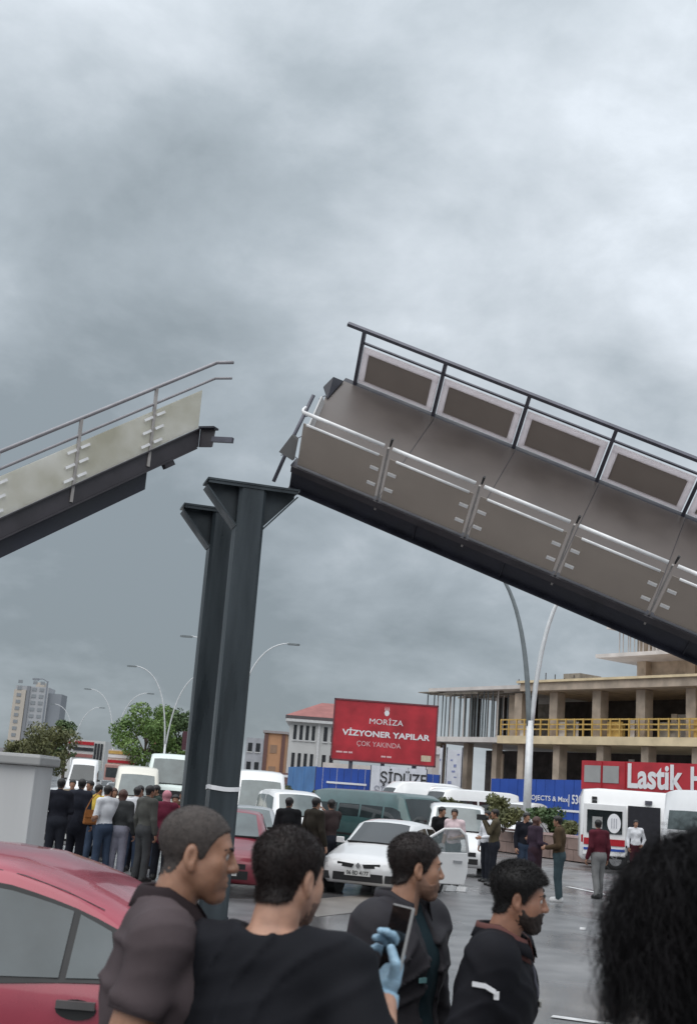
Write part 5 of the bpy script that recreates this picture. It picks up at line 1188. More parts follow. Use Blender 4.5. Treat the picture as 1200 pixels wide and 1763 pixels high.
# ---- people in the middle distance: one body mesh, materials by garment, a separate hair piece
def hash_(t): return sum((i + 1) * ord(c) for i, c in enumerate(t))
def person(label, px, Y, yaw_deg, H, shirt, trousers, skin=None, hair=None, shoes=None, arms=None, sleeve=2.0, hyaw=0.0, hpitch=.05, stance=.10, stride=0.0, wide=1.0, coat=0.0, scarf=None, longhair=False, group=None, e=.012, X=None, lean=0.0, hold=None):
    rr = np.random.default_rng(abs(hash_(label)) % 100000)
    arms = dict(arms or {})
    for sd, sg in (('R', 1), ('L', -1)):
        if sd not in arms:
            k_ = rr.random(); j = rr.uniform(-.03, .03, 4)
            arms[sd] = ((sg * .30, -.06, 1.16), (sg * .20, .12, 1.0)) if k_ < .25 else (((sg * .25, 0, 1.15), (sg * .05, .22, 1.14)) if k_ < .42 else ((sg * (.245 + j[0]), -.03 + j[1], 1.145), (sg * (.265 + j[2]), .07 + j[3], .90)))
    hyaw += rr.uniform(-.5, .5); stride += rr.uniform(-.05, .07); lean += rr.uniform(-.02, .04); yaw_deg += rr.uniform(-14, 14)
    s = H / 1.78; J = skeleton(s, lean, arms, stance, stride); pts = np.array(list(J.values())); lo = pts.min(0) - .16; hi = pts.max(0) + .17; lo[2] = -.02; hi[2] = 1.80 * s + .03
    f = Field(axis([(lo[0], .017), hi[0]]), axis([(lo[1], .017), hi[1]]), axis([(lo[2], .018), (1.46 * s, .010), hi[2]]))
    body_prims(f, J, s, (0, 1, 2, 3), e, sleeve=sleeve, wide=wide)
    if coat:
        f.cone(J['ab'] + (0, 0, -.05), (0, 0, .95 * s - coat), .15 * s, .17 * s, .05, 1)
    hM = rotm(hyaw, hpitch); head_prims(f, J['hd'], hM, s * .93, 0, detail=False)
    f.cone(J['nk'] + (0, .0, -.03), J['nk'] + (0, .008, .035), .078 * s, .070 * s, .01, 1, flat=True)
    P, Q, ids = f.mesh(); fid = ids[Q[:, 0]]
    parts = [(P, Q, fid)]
    for sd, sg in (('R', 1), ('L', -1)):
        d = J['wr' + sd] - J['el' + sd]; d = d / np.linalg.norm(d)
        palm = np.array((-sg * 1.0, -.3, -.2)) if d[2] < .2 else np.array((-sg * .6, .6, 0))
        V, Qh = place_hand(J['wr' + sd] + d * .03, d, palm, sg, s); parts.append((V, Qh, 0))
    V, Q, I = merge(parts)
    t = thing('person', label, 'person', (gx(px, Y) if X is None else X, Y, 0), radians(yaw_deg), group)
    link('body', mesh_np('body', V, quads=Q, mats=(skin or skin_a, shirt, trousers, shoes or shoe_k), ids=I, smooth=True), t)
    if scarf is not None:
        hf = hair_field(J['hd'], hM, s * .93, .022, .022, .009, ([-.2, .06, .075, .2], [-.16, -.16, .07, .1])); nm, hm = 'headscarf', scarf
    else:
        hf = hair_field(J['hd'], hM, s * .93, .02, .012 if not longhair else .028, .009, HAIRLINE if not longhair else ([-.2, -.02, .03, .05, .07, .2], [-.22, -.2, -.05, .04, .08, .1]), long=.03 if longhair else 0); nm, hm = 'hair', hair or hair_k
    P, Q, _ = hf.mesh(); link(nm, mesh_np(nm, P, quads=Q, mats=(hm,), smooth=True), t)
    return t, J
navy = cloth('navy_black', (.016, .017, .024)); black = cloth('black', (.014, .014, .016)); jeans = cloth('jeans', (.045, .065, .105)); jeans_g = cloth('jeans_green', (.05, .075, .085))
dk_trs = cloth('dark_trousers', (.022, .024, .032)); gray_j = cloth('gray_jacket', (.055, .058, .06)); brown_j = cloth('brown_jacket', (.075, .05, .03)); olive = cloth('olive', (.085, .07, .045)); maroon = cloth('maroon', (.13, .022, .042))
plum = cloth('plum', (.045, .03, .045)); white_c = cloth('white', (.66, .67, .70)); pinkish = cloth('pink_white', (.66, .52, .54)); yellow_v = cloth('yellow', (.60, .42, .08)); gray_o = cloth('gray_olive', (.085, .085, .078)); pale_t = cloth('pale_trousers', (.26, .26, .32)); br_dark = cloth('brown_dark', (.05, .035, .035)); dred = cloth('dark_red', (.09, .018, .028))
hair_br = mat('hair_auburn', (.075, .032, .024), .5, 0, .3, 40); scarf_p = cloth('scarf_pink', (.50, .22, .26))
UP = lambda sg: ((sg * .27, .10, 1.22), (sg * .10, .27, 1.50))          # hands raised to the face
FR = lambda sg: ((sg * .25, -.02, 1.15), (sg * .12, .25, 1.10))          # forearms forward
GL = 'bystanders by the gray cabinet'
person('man in a black jacket nearest the gray cabinet, seen from behind', 98, 24.5, 12, 1.78, navy, dk_trs, group=GL, wide=1.12, e=.022)
person('broad man in a dark navy coat beside the man at the cabinet', 133, 25.2, -25, 1.80, cloth('navy_coat', (.022, .024, .034)), navy, group=GL, wide=1.15, e=.025, coat=.12)
person('man in a white shirt with an orange bag, left crowd', 180, 23.8, 30, 1.72, white_c, jeans, group=GL, sleeve=.8, arms={'L': FR(-1)}, hyaw=-.7)
person('person in a yellow top mostly hidden behind the white-shirted man', 163, 26.5, -40, 1.70, yellow_v, jeans, group=GL)
person('woman with auburn hair and a dark gray jacket, seen from behind', 206, 24.0, -8, 1.66, gray_j, pale_t, hair=hair_br, longhair=True, group=GL, e=.024, wide=1.05)
person('man in a gray-olive jacket left of the maroon top', 249, 23.4, -30, 1.78, gray_o, cloth('gray_trousers', (.06, .062, .065)), group=GL, e=.02)
person('person with a pink headscarf and a maroon top', 281, 24.2, 10, 1.70, maroon, dk_trs, scarf=scarf_p, group=GL, e=.022, coat=.1)
person('dark-haired person peeking over the buzz-cut man by the column', 312, 26.0, 40, 1.72, brown_j, dk_trs, group=GL)
person('bystander in pale clothes between the gray-olive jacket and the traffic', 229, 25.6, -20, 1.72, white_c, jeans, group=GL)
for (lb, px_, Y_, yw_, H_, sh_, tr_, kw) in (
    ('man in a gray-blue hoodie at the back of the left crowd', 150, 28.5, 150, 1.76, cloth('slate_hoodie', (.06, .07, .09)), jeans, {}),
    ('woman with a cream coat behind the auburn-haired woman', 190, 28.0, 200, 1.64, cloth('cream_coat', (.42, .38, .32)), dk_trs, dict(longhair=True, coat=.15, hair=hair_br)),
    ('man in a light gray top with folded arms, left crowd', 236, 26.0, 165, 1.75, cloth('light_gray', (.30, .30, .31)), dk_trs, dict(arms={'R': FR(1), 'L': FR(-1)})),
    ('man holding a hand to his ear beside the maroon top', 263, 27.0, 120, 1.78, cloth('dark_green', (.03, .045, .04)), jeans, dict(arms={'R': UP(1)})),
    ('short person in a red top at the far right of the left crowd', 298, 25.4, 175, 1.62, cloth('bright_red', (.28, .04, .05)), dk_trs, {}),
    ('man in a beige jacket at the back of the crowd by the cabinet', 119, 29.5, 190, 1.75, cloth('beige', (.28, .23, .17)), dk_trs, {})):
    person(lb, px_, Y_, yw_, H_, sh_, tr_, group=GL, **kw)
q = at(157, 1406, 24.25); t = thing('shoulder_bag', 'orange-brown shoulder bag carried by the man in the white shirt', 'bag', tuple(q), .4)
bag_m = cloth('orange_leather', (.30, .12, .04), .6)
o = G().prism([(-.15, -.05, -.16), (.15, -.05, -.16), (.13, -.05, .12), (-.13, -.05, .12)], (0, .11, 0)).build('pouch', bag_m, t); bevel(o, .03)
G().prism([(-.135, -.065, -.02), (.135, -.065, -.02), (.13, -.06, .125), (-.13, -.06, .125)], (0, .012, 0)).build('flap', bag_m, t)
G().tube([(-.12, 0, .12), (-.02, .05, .33), (.16, .12, .50), (.20, .16, .30), (.13, 0, .12)], .012, 5).build('strap', bag_m, t)
GM = 'onlookers behind the man with the phone'
person('man in a black coat with his back turned, left of three by the box van', 494, 25.0, 8, 1.74, black, dk_trs, group=GM, e=.022)
person('man in a dark olive jacket, middle one of three by the box van', 540, 24.2, -55, 1.78, cloth('dark_olive', (.035, .03, .024)), br_dark, group=GM, e=.022, stride=.1)
person('man raising a hand to his face, right one of three by the box van', 567, 25.6, 35, 1.76, br_dark, dk_trs, group=GM, arms={'R': UP(1)}, e=.02)
GR = 'bystanders round the white hatchback'
person('man in a pink-white shirt standing behind the open car door', 781, 28.5, 160, 1.74, pinkish, dk_trs, group=GR, sleeve=.8, arms={'L': FR(-1)})
person('dark-clothed person left of the pink-shirted man', 757, 29.6, 200, 1.76, black, dk_trs, group=GR)
person('man in an olive shirt filming with raised arms beside the white van', 851, 29.6, 75, 1.80, olive, dk_trs, group=GR, arms={'R': UP(1), 'L': UP(-1)}, e=.014, stride=.08)
person('woman in a long plum jacket facing the man in jeans', 921, 29.0, -65, 1.70, plum, cloth('plum_dark', (.04, .022, .03)), hair=hair_br, longhair=True, group=GR, e=.026, coat=.18, arms={'R': FR(1)}, wide=1.08)
person('man in a white top bending an arm beside the white van', 838, 31.0, 110, 1.74, white_c, dk_trs, group=GR, arms={'L': FR(-1)})
person('man in a navy jacket between the plum jacket and the planter', 903, 31.5, 190, 1.76, navy, jeans, group=GR, e=.02)
person('man in a white medic vest at the open ambulance door', 1094, 39.5, 170, 1.75, white_c, dred, group=GR)
person('man in a brown jacket and blue jeans standing on the wet road', 963, 26.2, 68, 1.77, brown_j, jeans_g, group=GR, shoes=shoe_w, e=.02, arms={'R': FR(1), 'L': FR(-1)}, hyaw=.2)
person('person in a dark red top walking in front of the ambulance', 1031, 28.2, 20, 1.74, dred, cloth('stone_trousers', (.20, .20, .20)), group=GR, e=.02, stride=.14)

q = at(829, 1408, 29.3); t = thing('video_camera', 'small dark video camera held up by the man in the olive shirt', 'camera', tuple(q), 1.3)
o = G().box(-.06, .06, -.11, .11, -.06, .07).build('camera_body', black_pl, t); bevel(o, .012); G().tube([(0, -.10, .0), (0, -.17, .0)], [.045, .05], 12).build('lens', black_pl, t); G().box(.06, .075, -.06, .05, -.04, .05).build('side_screen', rail_m, t)
# ------------------------------------------------------------------ the men close to the camera
def folds(b, amp, fz=1.0, seed=0.0):
    x, y, z = b.x, b.y, b.z
    w1_ = np.sin(7 * x + 5 * y + 2.0 * seed) * 1.3 + np.sin(11 * z - 6 * y + seed) * .9
    q1 = np.sin(21 * fz * z + 15 * x + 6 * y + 1.6 * w1_ + seed); q2 = np.sin(27 * x - 17 * fz * z + 12 * y + 1.8 * w1_ + 2.1 * seed); q3 = np.sin(44 * fz * z - 20 * x + 1.5 * w1_)
    m1 = sstep(-.2, .8, np.sin(6 * x + 8 * z + 3 * y + seed * 1.7)); m2 = sstep(-.2, .8, np.sin(7 * y - 9 * z + 4 * x + seed * 2.3))
    v = 1.0 * m1 * np.exp(-(q1 / .36) ** 2) + .8 * m2 * np.exp(-(q2 / .36) ** 2) + .3 * (1 - m1) * np.exp(-(q3 / .45) ** 2)
    b.D -= (amp * (v - .25)).astype(np.float32)
def garment(J, s, e, sleeve, hem, amp, seed, neck=(.080, .095, .09), neck_c=(0, .025, .075), wide=1.0, belly=0.0, step=.009, cuff=0.0, front_open=None, arm_e=None):
    pts = np.array([J[k] for k in ('shR', 'shL', 'elR', 'elL', 'pel', 'nk', 'ch') + (('wrR', 'wrL') if sleeve > 1 else ())]); lo = pts.min(0) - .2; hi = pts.max(0) + .2; lo[2] = min(hem - .03, lo[2] + .1); hi[2] = J['nk'][2] + .12
    lo[2] = min(lo[2], pts[:, 2].min() - .1)
    f = Field(axis([(lo[0], step), hi[0]]), axis([(lo[1], step), hi[1]]), axis([(lo[2], step), hi[2]]))
    body_prims(f, J, s, (0, 0, 0, 0), e, ('torso',), wide=wide, belly=belly)
    f.ell(J['pel'] + (0, 0, .02), np.array((.170 * wide, .122 + belly, .20)) * s + e, .05)
    b = f.all(); b.put(hem - b.z + 0 * b.D, 0) if False else None
    b.D[...] = np.maximum(b.D, hem - b.z + .006 * np.sin(9 * b.x + 7 * b.y))
    if front_open is not None:
        w0, w1, zt_ = front_open
        half = np.interp(b.z.ravel(), [hem, zt_], [w0, w1]).reshape(b.z.shape); b.D[...] = np.where(b.y > J['ch'][1] - .02, np.maximum(b.D, (half - np.abs(b.x)) * .8), b.D)
    ae = e if arm_e is None else arm_e
    for sd in 'RL':
        a, el, wr = J['sh' + sd], J['el' + sd], J['wr' + sd]
        if sleeve <= 1:
            t_ = a + (el - a) * sleeve; f.cone(a, t_, .054 * s + ae, (.055 - .010 * sleeve) * s + ae + cuff, .022, 0, flat=True)
        else:
            f.cone(a, el, .054 * s + ae, .045 * s + ae, .05); t_ = el + (wr - el) * (sleeve - 1); f.cone(el, t_, .046 * s + ae, (.044 - .014 * (sleeve - 1)) * s + ae + cuff, .015, 0, flat=True)
    b = f.all(); folds(b, amp, seed=seed)
    if neck: b.cut(b.ell_d(J['nk'] + np.array(neck_c), neck), .01)
    P, Q, _ = f.mesh(); return P, Q
def collar(J, s, parent, m, gap=30, h=.038, fold=.05, rx=.074, ry=.080, tilt=.35, off=(0, .012, .0), name='collar', stand=False):
    V = []; n = 28; c = J['nk'] + np.array(off)
    prof = [(.0, -.02), (-.004, h * .5), (-.006, h), (.004, h + .004), (.012, h - .004), (.022, h - fold * .55), (.030, h - fold)] if not stand else [(.004, -.03), (.004, h * .5), (.008, h), (.018, h + .002), (.022, h * .6), (.026, -.03)]
    for k in range(n + 1):
        a = radians(gap + (360 - 2 * gap) * k / n); dx, dy = sin(a), cos(a); edge = min(k, n - k) / 4.0
        for r_, z_ in prof:
            q = 1 + (r_ if True else 0) / .075; drop = -.35 * max(0, dy) * .075 * tilt / .35
            flare = .010 * max(0, 1 - edge) * (z_ < h - .02)
            V.append((c[0] + dx * (rx + r_ + flare), c[1] + dy * (ry + r_ + flare), c[2] + z_ + drop - tilt * .06 * (dy > 0) * dy - .012 * max(0, 1 - edge) * (z_ < h - .03)))
    m_ = len(prof); Q = [(k * m_ + j, (k + 1) * m_ + j, (k + 1) * m_ + j + 1, k * m_ + j + 1) for k in range(n) for j in range(m_ - 1)]
    o = link(name, mesh_np(name, np.array(V), faces=Q, mats=(m,), smooth=True), parent)
    sm = o.modifiers.new('thickness', 'SOLIDIFY'); sm.thickness = .004; return o
def face_extras(t, hd, M, sc, brow_m, beard=None, beard_th=.005, brow_w=.0055, fat=0.0):
    def wpt(p): return np.asarray(hd) + M @ (np.array(p) * sc)
    for sg in (-1, 1):
        r_ = .0125 * sc; V = []; n = 12
        for a in range(n + 1):
            for b in range(16):
                th, ph = pi * a / n, 2 * pi * b / 16; V.append(wpt(np.array((sg * .032, .0765, .0165)) + np.array((.0125 * sin(th) * cos(ph), .0125 * cos(th), .0125 * sin(th) * sin(ph)))))
        Fc = [(a * 16 + b, a * 16 + (b + 1) % 16, (a + 1) * 16 + (b + 1) % 16, (a + 1) * 16 + b) for a in range(n) for b in range(16)]
        link('eye', mesh_np('eye', np.array(V), faces=Fc, mats=(eye_w, eye_k), ids=[1 if a < 2 else 0 for a in range(n) for b in range(16)], smooth=True), t)
        g_ = G(); g_.tube([wpt((sg * .013, .0945, .033)), wpt((sg * .026, .0955, .0405)), wpt((sg * .042, .087, .0400)), wpt((sg * .053, .074, .034))], [brow_w * .62 * sc, brow_w * .7 * sc, brow_w * .6 * sc, .0016], 6); g_.build('eyebrow', brow_m, t, smooth=True)
    if beard is not None:
        c = np.asarray(hd); f = Field(axis([(c[0] - .13, .0035), c[0] + .13]), axis([(c[1] - .13, .0035), c[1] + .13]), axis([(c[2] - .15, .0035), c[2] + .05]))
        b = Block(f, c - 9, c + 9, c, M); b.x, b.y, b.z = b.x / sc, b.y / sc, b.z / sc
        head_local(b, fat, True, False)
        zl = np.interp(b.y.ravel(), [-.05, -.012, .004, .02, .045, .07, .082, .13], [-.06, .0, -.004, -.022, -.046, -.040, -.0285, -.0285]).reshape(b.y.shape)
        d = b.D - beard_th + beard_th * .22 * (np.sin(b.x * 320 + 2 * np.sin(b.z * 210)) + np.sin(b.y * 280 + b.z * 190))
        d = np.maximum(d, b.z - zl); d = np.maximum(d, -b.ell_d((0, .105, -.0525), (.023, .03, .0105))); d = np.maximum(d, -.012 - b.y); d = np.maximum(d, -b.ell_d((0, .112, -.012), (.022, .03, .0125)))
        f.D[...] = d * sc; P, Q, _ = f.mesh(); link('beard', mesh_np('beard', P, quads=Q, mats=(beard,), smooth=True), t)
def make_hair(t, hd, M, sc, top, side, m, blades=6000, bl=.010, line=HAIRLINE, drop=0.0, seed=1, comb=(0, -.9, -.8), fat=0.0):
    f = hair_field(hd, M, sc, top, side, .004, line, drop=drop, fat=fat); P, Q, _ = f.mesh()
    B = hair_blades(P, Q, blades, bl, .0005, seed, comb, M); n = len(P)
    V = np.concatenate([P, B]); me = bpy.data.meshes.new('hair')
    Fc = Q.tolist() + (np.arange(len(B)).reshape(-1, 3) + n).tolist(); me.from_pydata(V.tolist(), [], Fc); me.materials.append(m)
    me.polygons.foreach_set('use_smooth', [True] * len(me.polygons)); return link('hair', me, t)
def hero(label, hpx, hrow, Y, yaw_deg, hyaw_deg, hpitch, s, lean, arms, skin, hsc=.96, fat=0.0, wide=1.0, belly=0.0, hroll=0.0, hands=True, body_e=0.0, drop=0.0, narrow=1.0, shback=0.0):
    """head centre is put where the photo has it; the feet go to the ground below"""
    yaw = radians(yaw_deg); J = skeleton(s, lean, None); c_, s_ = cos(yaw), sin(yaw)
    hw_ = at(hpx, hrow, Y); zs = hw_[2]; s = zs / 1.640; J = skeleton(s, lean, None)
    o = np.array([hw_[0] - (c_ * J['hd'][0] - s_ * J['hd'][1]), Y - (s_ * J['hd'][0] + c_ * J['hd'][1]), 0.0])
    inv = lambda p: np.array([c_ * (p[0] - o[0]) + s_ * (p[1] - o[1]), -s_ * (p[0] - o[0]) + c_ * (p[1] - o[1]), p[2]])
    for k_ in ('shR', 'shL', 'nk'): J[k_] = J[k_] * (narrow if k_ != 'nk' else 1, 1, 1) - (0, shback if k_ != 'nk' else 0, drop if k_ != 'nk' else drop * .4)
    A = arms(inv) if callable(arms) else {k: tuple(np.array(q) * s for q in v) for k, v in (arms or {}).items()}
    for sd in A: J['el' + sd], J['wr' + sd] = np.array(A[sd][0]), np.array(A[sd][1])
    t = thing('person', label, 'person', tuple(o), yaw)
    M = rotm(radians(hyaw_deg), hpitch, hroll); sc = s * hsc * .885; hd = J['hd']
    pts = np.array(list(J.values())); lo = pts.min(0) - .17; hi = pts.max(0) + .17
    f = Field(axis([(min(lo[0], hd[0] - .3), .013), (hd[0] - .105, .004), (hd[0] + .105, .013), max(hi[0], hd[0] + .3)]), axis([(min(lo[1], hd[1] - .25), .013), (hd[1] - .135, .004), (hd[1] + .145, .013), max(hi[1], hd[1] + .25)]),
              axis([(-.02, .018), (1.0 * s, .012), (hd[2] - .15, .004), (hd[2] + .16)]))
    body_prims(f, J, s, (0, 0, 0, 0), body_e, wide=wide, belly=belly)
    head_prims(f, hd, M, sc, 0, fat)
    P, Q, _ = f.mesh(); parts = [(P, Q, 0)]
    if hands:
        for sd, sg in (('R', 1), ('L', -1)):
            if hands == 'L' and sd == 'R': continue
            d = J['wr' + sd] - J['el' + sd]; d = d / np.linalg.norm(d); V, Qh = place_hand(J['wr' + sd] + d * .03, d, np.array((-sg * 1.0, -.3, -.2)), sg, s); parts.append((V, Qh, 0))
    V, Q, I = merge(parts); link('body', mesh_np('body', V, quads=Q, mats=(skin,), smooth=True), t)
    return t, J, s, M, sc, inv
def front_of(P, x, z, tol=.022):
    k = (abs(P[:, 0] - x) < tol) & (abs(P[:, 2] - z) < tol) & (P[:, 1] > 0); return P[k, 1].max() if k.any() else .15
def right_of(P, y, z, tol=.022):
    k = (abs(P[:, 1] - y) < tol) & (abs(P[:, 2] - z) < tol); return P[k, 0].max() if k.any() else .25
def wear(t, name, PQ, m): return link(name, mesh_np(name, PQ[0], quads=PQ[1], mats=(m,), smooth=True), t)
def trousers(t, J, s, m, shoes, e=.018, amp=.004, belt=None, wide=1.0):
    pts = np.array([J[k] for k in ('hipR', 'hipL', 'kneeR', 'kneeL', 'ankR', 'ankL')]); lo = pts.min(0) - .2; hi = pts.max(0) + .2
    f = Field(axis([(lo[0], .013), hi[0]]), axis([(lo[1], .013), hi[1]]), axis([(.05, .013), 1.12 * s])); body_prims(f, J, s, (0, 0, 0, 0), e, ('legs',), wide=wide); f.ell(J['pel'] + (0, 0, .08), np.array((.155 * wide, .115, .10)) * s + e, .04)
    b = f.all(); b.D[...] = np.maximum(b.D, b.z - 1.04 * s); b.D[...] = np.maximum(b.D, .075 - b.z); folds(b, amp, .8, 2.0); wear(t, 'trousers', f.mesh()[:2], m)
    f = Field(axis([(lo[0], .013), hi[0]]), axis([(lo[1], .013), hi[1]]), axis([(-.02, .012), .2])); body_prims(f, J, s, (0, 0, 0, 0), .006, ('feet',)); P, Q, _ = f.mesh(); wear(t, 'shoes', (P, Q), shoes)

# --- man with a buzz cut, facing right, in front of the column
t, J, s, M, sc, inv = hero('buzz-cut man in a brownish-gray shirt standing beside the red car, facing right', 337, 1477, 3.12, -86, 0, .10, 1.0, .018,
    {'R': ((.215, -.075, 1.175), (.22, -.07, .92)), 'L': ((-.235, -.04, 1.15), (-.25, .06, .90))}, skin_a, hsc=1.0, wide=.96, fat=.003, shback=.010, narrow=.92)
face_extras(t, J['hd'], M, sc, hair_k)
make_hair(t, J['hd'], M, sc, .0050, .0030, hair_g, 16000, .0035, seed=2)
shirt1 = cloth('brown_gray_shirt', (.080, .062, .066), .8, .15, 5, .10, 350)
wear(t, 'shirt', garment(J, s, .020, .50, .86 * s, .011, 1.3, wide=.96, cuff=.003, arm_e=.011, neck=(.084, .10, .07)), shirt1)
collar(J, s, t, cloth('collar_dark', (.030, .022, .024)), gap=26, h=.030, fold=.050, rx=.066, ry=.073, off=(0, .004, .044))
trousers(t, J, s, dk_trs, shoe_k)
cf_ = G();
for sd, sg in (('R', 1), ('L', -1)):
    a = J['shR'] + (J['elR'] - J['shR']) * .40 if sd == 'R' else J['shL'] + (J['elL'] - J['shL']) * .40; b = J['sh' + sd] + (J['el' + sd] - J['sh' + sd]) * .51
    G().tube([a, (a + b) / 2, b], [.0675, .0675, .0665], 18).build('rolled_cuff', shirt1, t, smooth=True)

# --- man in a black T-shirt with a blue glove, holding up a phone, back turned
def arms2(inv):
    return {'R': (inv(at(645, 1895, 2.74)), inv(at(662, 1718, 2.98))), 'L': tuple(np.array(q) for q in ((-.25, -.04, 1.17), (-.25, .10, .93)))}
t, J, s, M, sc, inv = hero('man in a black T-shirt seen from behind, holding up a phone in a blue-gloved hand', 497, 1518, 3.0, -24, -14, .08, 1.0, .02, arms2, skin_b, hsc=.99, wide=1.06, belly=.015, fat=.005, hands='L', narrow=.95)
face_extras(t, J['hd'], M, sc, hair_k, beard=mat('stubble', (.17, .10, .075), .7), beard_th=.0018)
make_hair(t, J['hd'], M, sc, .013, .005, hair_b, 26000, .012, seed=3, fat=.004)
tee = cloth('black_tee', (.0115, .012, .0155), .75, .15, 5, .10, 350)
wear(t, 'shirt', garment(J, s, .020, .72, .84 * s, .010, 4.0, wide=1.06, belly=.015, cuff=.012, neck=(.082, .106, .070), neck_c=(0, .022, .068)), tee)
ring = G(); rr = []
for k in range(25):
    a = 2 * pi * k / 24; rr.append(J['nk'] + np.array([.083 * sin(a), .022 + .100 * cos(a) * 1.0, .018 - .022 * cos(a)]))
trousers(t, J, s, navy, shoe_k)
GH = hand_field(curl=.62, step=.0038, grip=True, inflate=.0022)
wl = inv(at(662, 1718, 2.98)); wtop = inv(at(681, 1640, 3.02)); gdir = wtop - wl; gdir /= np.linalg.norm(gdir)
yw2 = radians(-24); rotl = lambda v: np.array([cos(yw2) * v[0] + sin(yw2) * v[1], -sin(yw2) * v[0] + cos(yw2) * v[1], v[2]])
nrm = rotl((-.80, -.60, 0.05))
V, Q = place_hand(wl + gdir * .012, gdir, nrm, 1, .90 * s, GH)
glove_m = mat('glove_blue', (.29, .45, .58), .45, 0, .18, 40, .3, 120)
wear(t, 'glove', (V, Q), glove_m)
rc_ = []
G().tube([wl - gdir * .030, wl - gdir * .012, wl + gdir * .01], [.0345, .036, .033], 16).build('glove_cuff', glove_m, t, smooth=True)
# phone
ph = thing('phone', 'dark smartphone held up in the blue-gloved hand', 'phone', tuple(at(683, 1618, 3.0)))
upv = at(690, 1572, 3.04) - at(670, 1660, 3.03); upv /= np.linalg.norm(upv); wv_ = np.array([.60, -.80, 0]); wv_ -= upv * (wv_ @ upv); wv_ /= np.linalg.norm(wv_); nv_ = np.cross(wv_, upv)
if nv_[1] > 0: nv_ = -nv_
bevel(G().frame_box((0, 0, 0), wv_ * .0375, nv_ * .0042, upv * .0775).build('case', mat('phone_edge', (.45, .44, .43), .3, .4), ph), .002)
G().frame_box(nv_ * .0046, wv_ * .0350, nv_ * .0006, upv * .075).build('screen', mat('phone_screen', (.006, .006, .007), .08), ph)
G().frame_box(-nv_ * .0046, wv_ * .0355, nv_ * .0005, upv * .0755).build('back', black_pl, ph)

# --- man in a dark jacket looking away to the right
t, J, s, M, sc, inv = hero('man in an open dark gray jacket over a teal shirt, looking away to the right', 716, 1499, 4.36, -122, 44, .06, 1.0, .01,
    {'R': ((.275, -.03, 1.155), (.30, .05, .90)), 'L': ((-.265, .0, 1.15), (-.25, .10, .92))}, skin_a, hsc=.98, wide=.96)
face_extras(t, J['hd'], M, sc, hair_k, beard=mat('stubble_brown', (.25, .142, .10), .7), beard_th=.0018)
make_hair(t, J['hd'], M, sc, .014, .007, hair_b, 22000, .012, seed=4)
wear(t, 'shirt', garment(J, s, .012, .6, .88 * s, .003, 2.2, wide=.96, neck=(.078, .09, .08)), cloth('teal_shirt', (.018, .034, .042)))
JK = garment(J, s, .026, 1.95, .80 * s, .012, 5.2, wide=.98, front_open=(.10, .035, J['nk'][2]), neck=(.086, .105, .085), arm_e=.020); wear(t, 'jacket', JK, cloth('charcoal_jacket', (.034, .032, .037), .6, .15, 5, .10, 350))
collar(J, s, t, cloth('charcoal_jacket', ()), gap=40, h=.040, rx=.074, ry=.082, off=(0, .008, .030), stand=True)
trousers(t, J, s, cloth('blue_jeans', (.10, .13, .17)), shoe_k)
q = np.array((.10 * s, 0, 1.30 * s)); q[1] = front_of(JK[0], q[0], q[2]); G().frame_box(q, (.016, -.004, 0), (.001, .003, 0), (0, 0, .008)).build('chest_logo', mat('logo_teal', (.12, .24, .25), .6), t)

# --- bearded man in a black zip top
t, J, s, M, sc, inv = hero('bearded man in a black zip-neck top with pale sleeve print, facing right', 893, 1552, 4.2, -108, 12, .12, 1.0, .045,
    {'R': ((.255, -.06, 1.155), (.27, .02, .90)), 'L': ((-.25, -.02, 1.15), (-.26, .08, .92))}, skin_c, hsc=1.0, wide=1.13, belly=.03, fat=.006)
face_extras(t, J['hd'], M, sc, hair_k, beard=mat('beard_black', (.024, .015, .012), .75, 0, .3, 60), beard_th=.0040, brow_w=.0062)
make_hair(t, J['hd'], M, sc, .020, .006, hair_k, 24000, .013, seed=5, comb=(0, .7, -.1), fat=.004)
zip_top = cloth('black_zip_top', (.0125, .0125, .016), .75, .15, 5, .10, 350)
TOP = garment(J, s, .022, 1.95, .84 * s, .009, 7.7, wide=1.13, belly=.03, neck=(.084, .10, .07)); wear(t, 'top', TOP, zip_top)
collar(J, s, t, zip_top, gap=22, h=.026, fold=.044, rx=.072, ry=.080, off=(0, .010, .032))
collar(J, s, t, mat('collar_lining', (.10, .035, .03), .8), gap=20, h=.030, fold=.03, rx=.066, ry=.074, off=(0, .010, .030), name='collar_lining', stand=True)
trousers(t, J, s, dk_trs, shoe_k, wide=1.1)
# zip, chest badge, sleeve print
zp = [(0.0, front_of(TOP[0], 0, z_) + .002, z_) for z_ in np.linspace(1.335 * s, 1.43 * s, 5)]
G().tube(zp, .004, 6).build('zip', rail_m, t)
q = np.array((-.085 * s, 0, 1.30 * s)); q[1] = front_of(TOP[0], q[0], q[2]); G().frame_box(q, (.020, .008, 0), (-.001, .003, 0), (0, 0, .009)).build('chest_badge', mat('badge_gray', (.25, .24, .22), .5), t)
pr = G(); sh_ = J['shR']
for dy, dz, hy_, hz2, sl_ in ((-.020, -.066, .020, .007, -.05), (.016, -.074, .019, .007, -.45), (.036, -.092, .008, .012, 0)):
    y_, z_ = sh_[1] + dy, sh_[2] + dz; pr.frame_box((right_of(TOP[0], y_, z_) + .001, y_, z_), (.0035, 0, 0), (0, hy_, sl_ * hy_), (0, 0, hz2))
pr.build('sleeve_print', white_t, t)

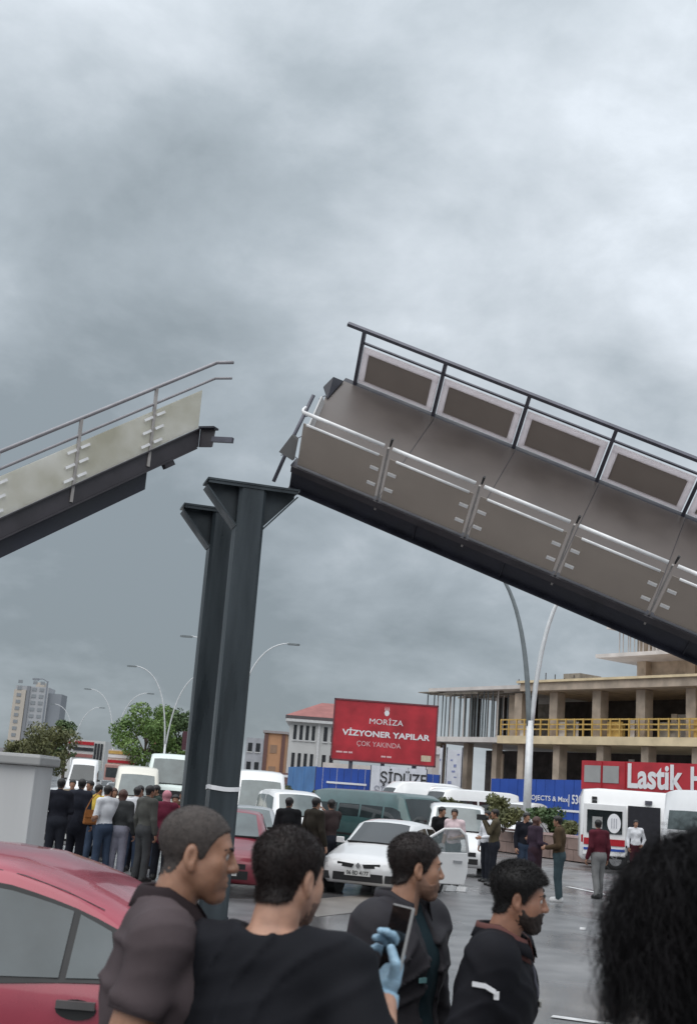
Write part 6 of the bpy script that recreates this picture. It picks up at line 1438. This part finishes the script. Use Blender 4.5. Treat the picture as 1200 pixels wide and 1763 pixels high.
# --- person with a mass of dark curly hair, very close on the right
t, J, s, M, sc, inv = hero('person with long dark frizzy hair very close at the right edge, seen from behind', 1222, 1622, 1.95, 4, 0, .05, 1.0, .02, None, skin_c, hsc=.98, wide=.85, drop=.07, narrow=.84)
wear(t, 'coat', garment(J, s, .022, 1.95, .70 * s, .006, 9.1, wide=.9, neck=(.08, .095, .07)), cloth('coat_black', (.013, .013, .017)))
trousers(t, J, s, black, shoe_k)
f = hair_field(J['hd'], M, sc, .045, .050, .008, ([-.3, -.02, .03, .06, .08, .3], [-.26, -.24, -.10, .05, .09, .12]), long=.16); P0, Q0, _ = f.mesh()
r = np.random.default_rng(77); n = 17000; hd = J['hd']
th = np.arccos(r.uniform(-.25, 1, n)); phi = r.uniform(0, 2 * pi, n); d = np.stack([np.sin(th) * np.cos(phi), np.sin(th) * np.sin(phi), np.cos(th)], 1)
keep = ~((d[:, 1] > .35) & (d[:, 2] < .45)); d = d[keep]; n = len(d)
phi_ = np.arctan2(d[:, 1], d[:, 0]); rl_ = np.where(r.random(n) < .06, r.uniform(1.05, 1.16, n), r.uniform(.86, 1.03, n))
root = hd + (d * np.array((.076, .095, .085)) + np.array((0, -.012, .048))) * sc
ns = 20; pts = np.zeros((n, ns, 3)); cur = root.copy(); vel = d * r.uniform(.7, 1.25, n)[:, None]; ln = r.uniform(.13, .34, n) / ns
cr_ = r.uniform(.005, .013, n); fq = r.uniform(.7, 1.35, n); p0_ = r.uniform(0, 6.28, n)
for k in range(ns):
    u = k * fq + p0_; pts[:, k] = cur + np.stack([np.cos(u), np.sin(u), .6 * np.cos(u * 1.3)], 1) * (cr_ * min(1, k / 3))[:, None]
    vel = vel + np.array((0, 0, -.15)) + r.normal(size=(n, 3)) * .13; vn = vel / np.linalg.norm(vel, axis=1)[:, None]; cur = cur + vn * ln[:, None]
    q = cur - hd; R_x = .158 + .012 * np.sin(7 * phi_ + 16 * q[:, 2]); rad = np.sqrt((q[:, 0] / R_x) ** 2 + ((q[:, 1] + .02) / .17) ** 2 + (np.maximum(q[:, 2], 0) / .168) ** 2); push = rad > rl_; cur[push] = hd + q[push] * (rl_[push] / rad[push])[:, None] * np.array((1, 1, 1)) ; low = push & (q[:, 2] < 0); cur[low, 2] = hd[2] + q[low, 2]
tn = np.gradient(pts, axis=1); sdv = np.cross(tn, r.normal(size=(n, 1, 3))); sdv /= np.linalg.norm(sdv, axis=2)[..., None] + 1e-9; wdt = .00055 * np.linspace(1, .45, ns)[None, :, None]
V = np.stack([pts - sdv * wdt, pts + sdv * wdt], 2).reshape(-1, 3); b0 = np.arange(n)[:, None] * ns * 2 + np.arange(ns - 1)[None] * 2
Qh = np.stack([b0, b0 + 1, b0 + 3, b0 + 2], 2).reshape(-1, 4)
V, Q, I = merge([(P0, Q0, 0), (V, Qh, 0)]); link('hair', mesh_np('hair', V, quads=Q, mats=(mat('hair_frizzy', (.009, .008, .009), .6, 0, .3, 30, spec=.15),), smooth=True), t)
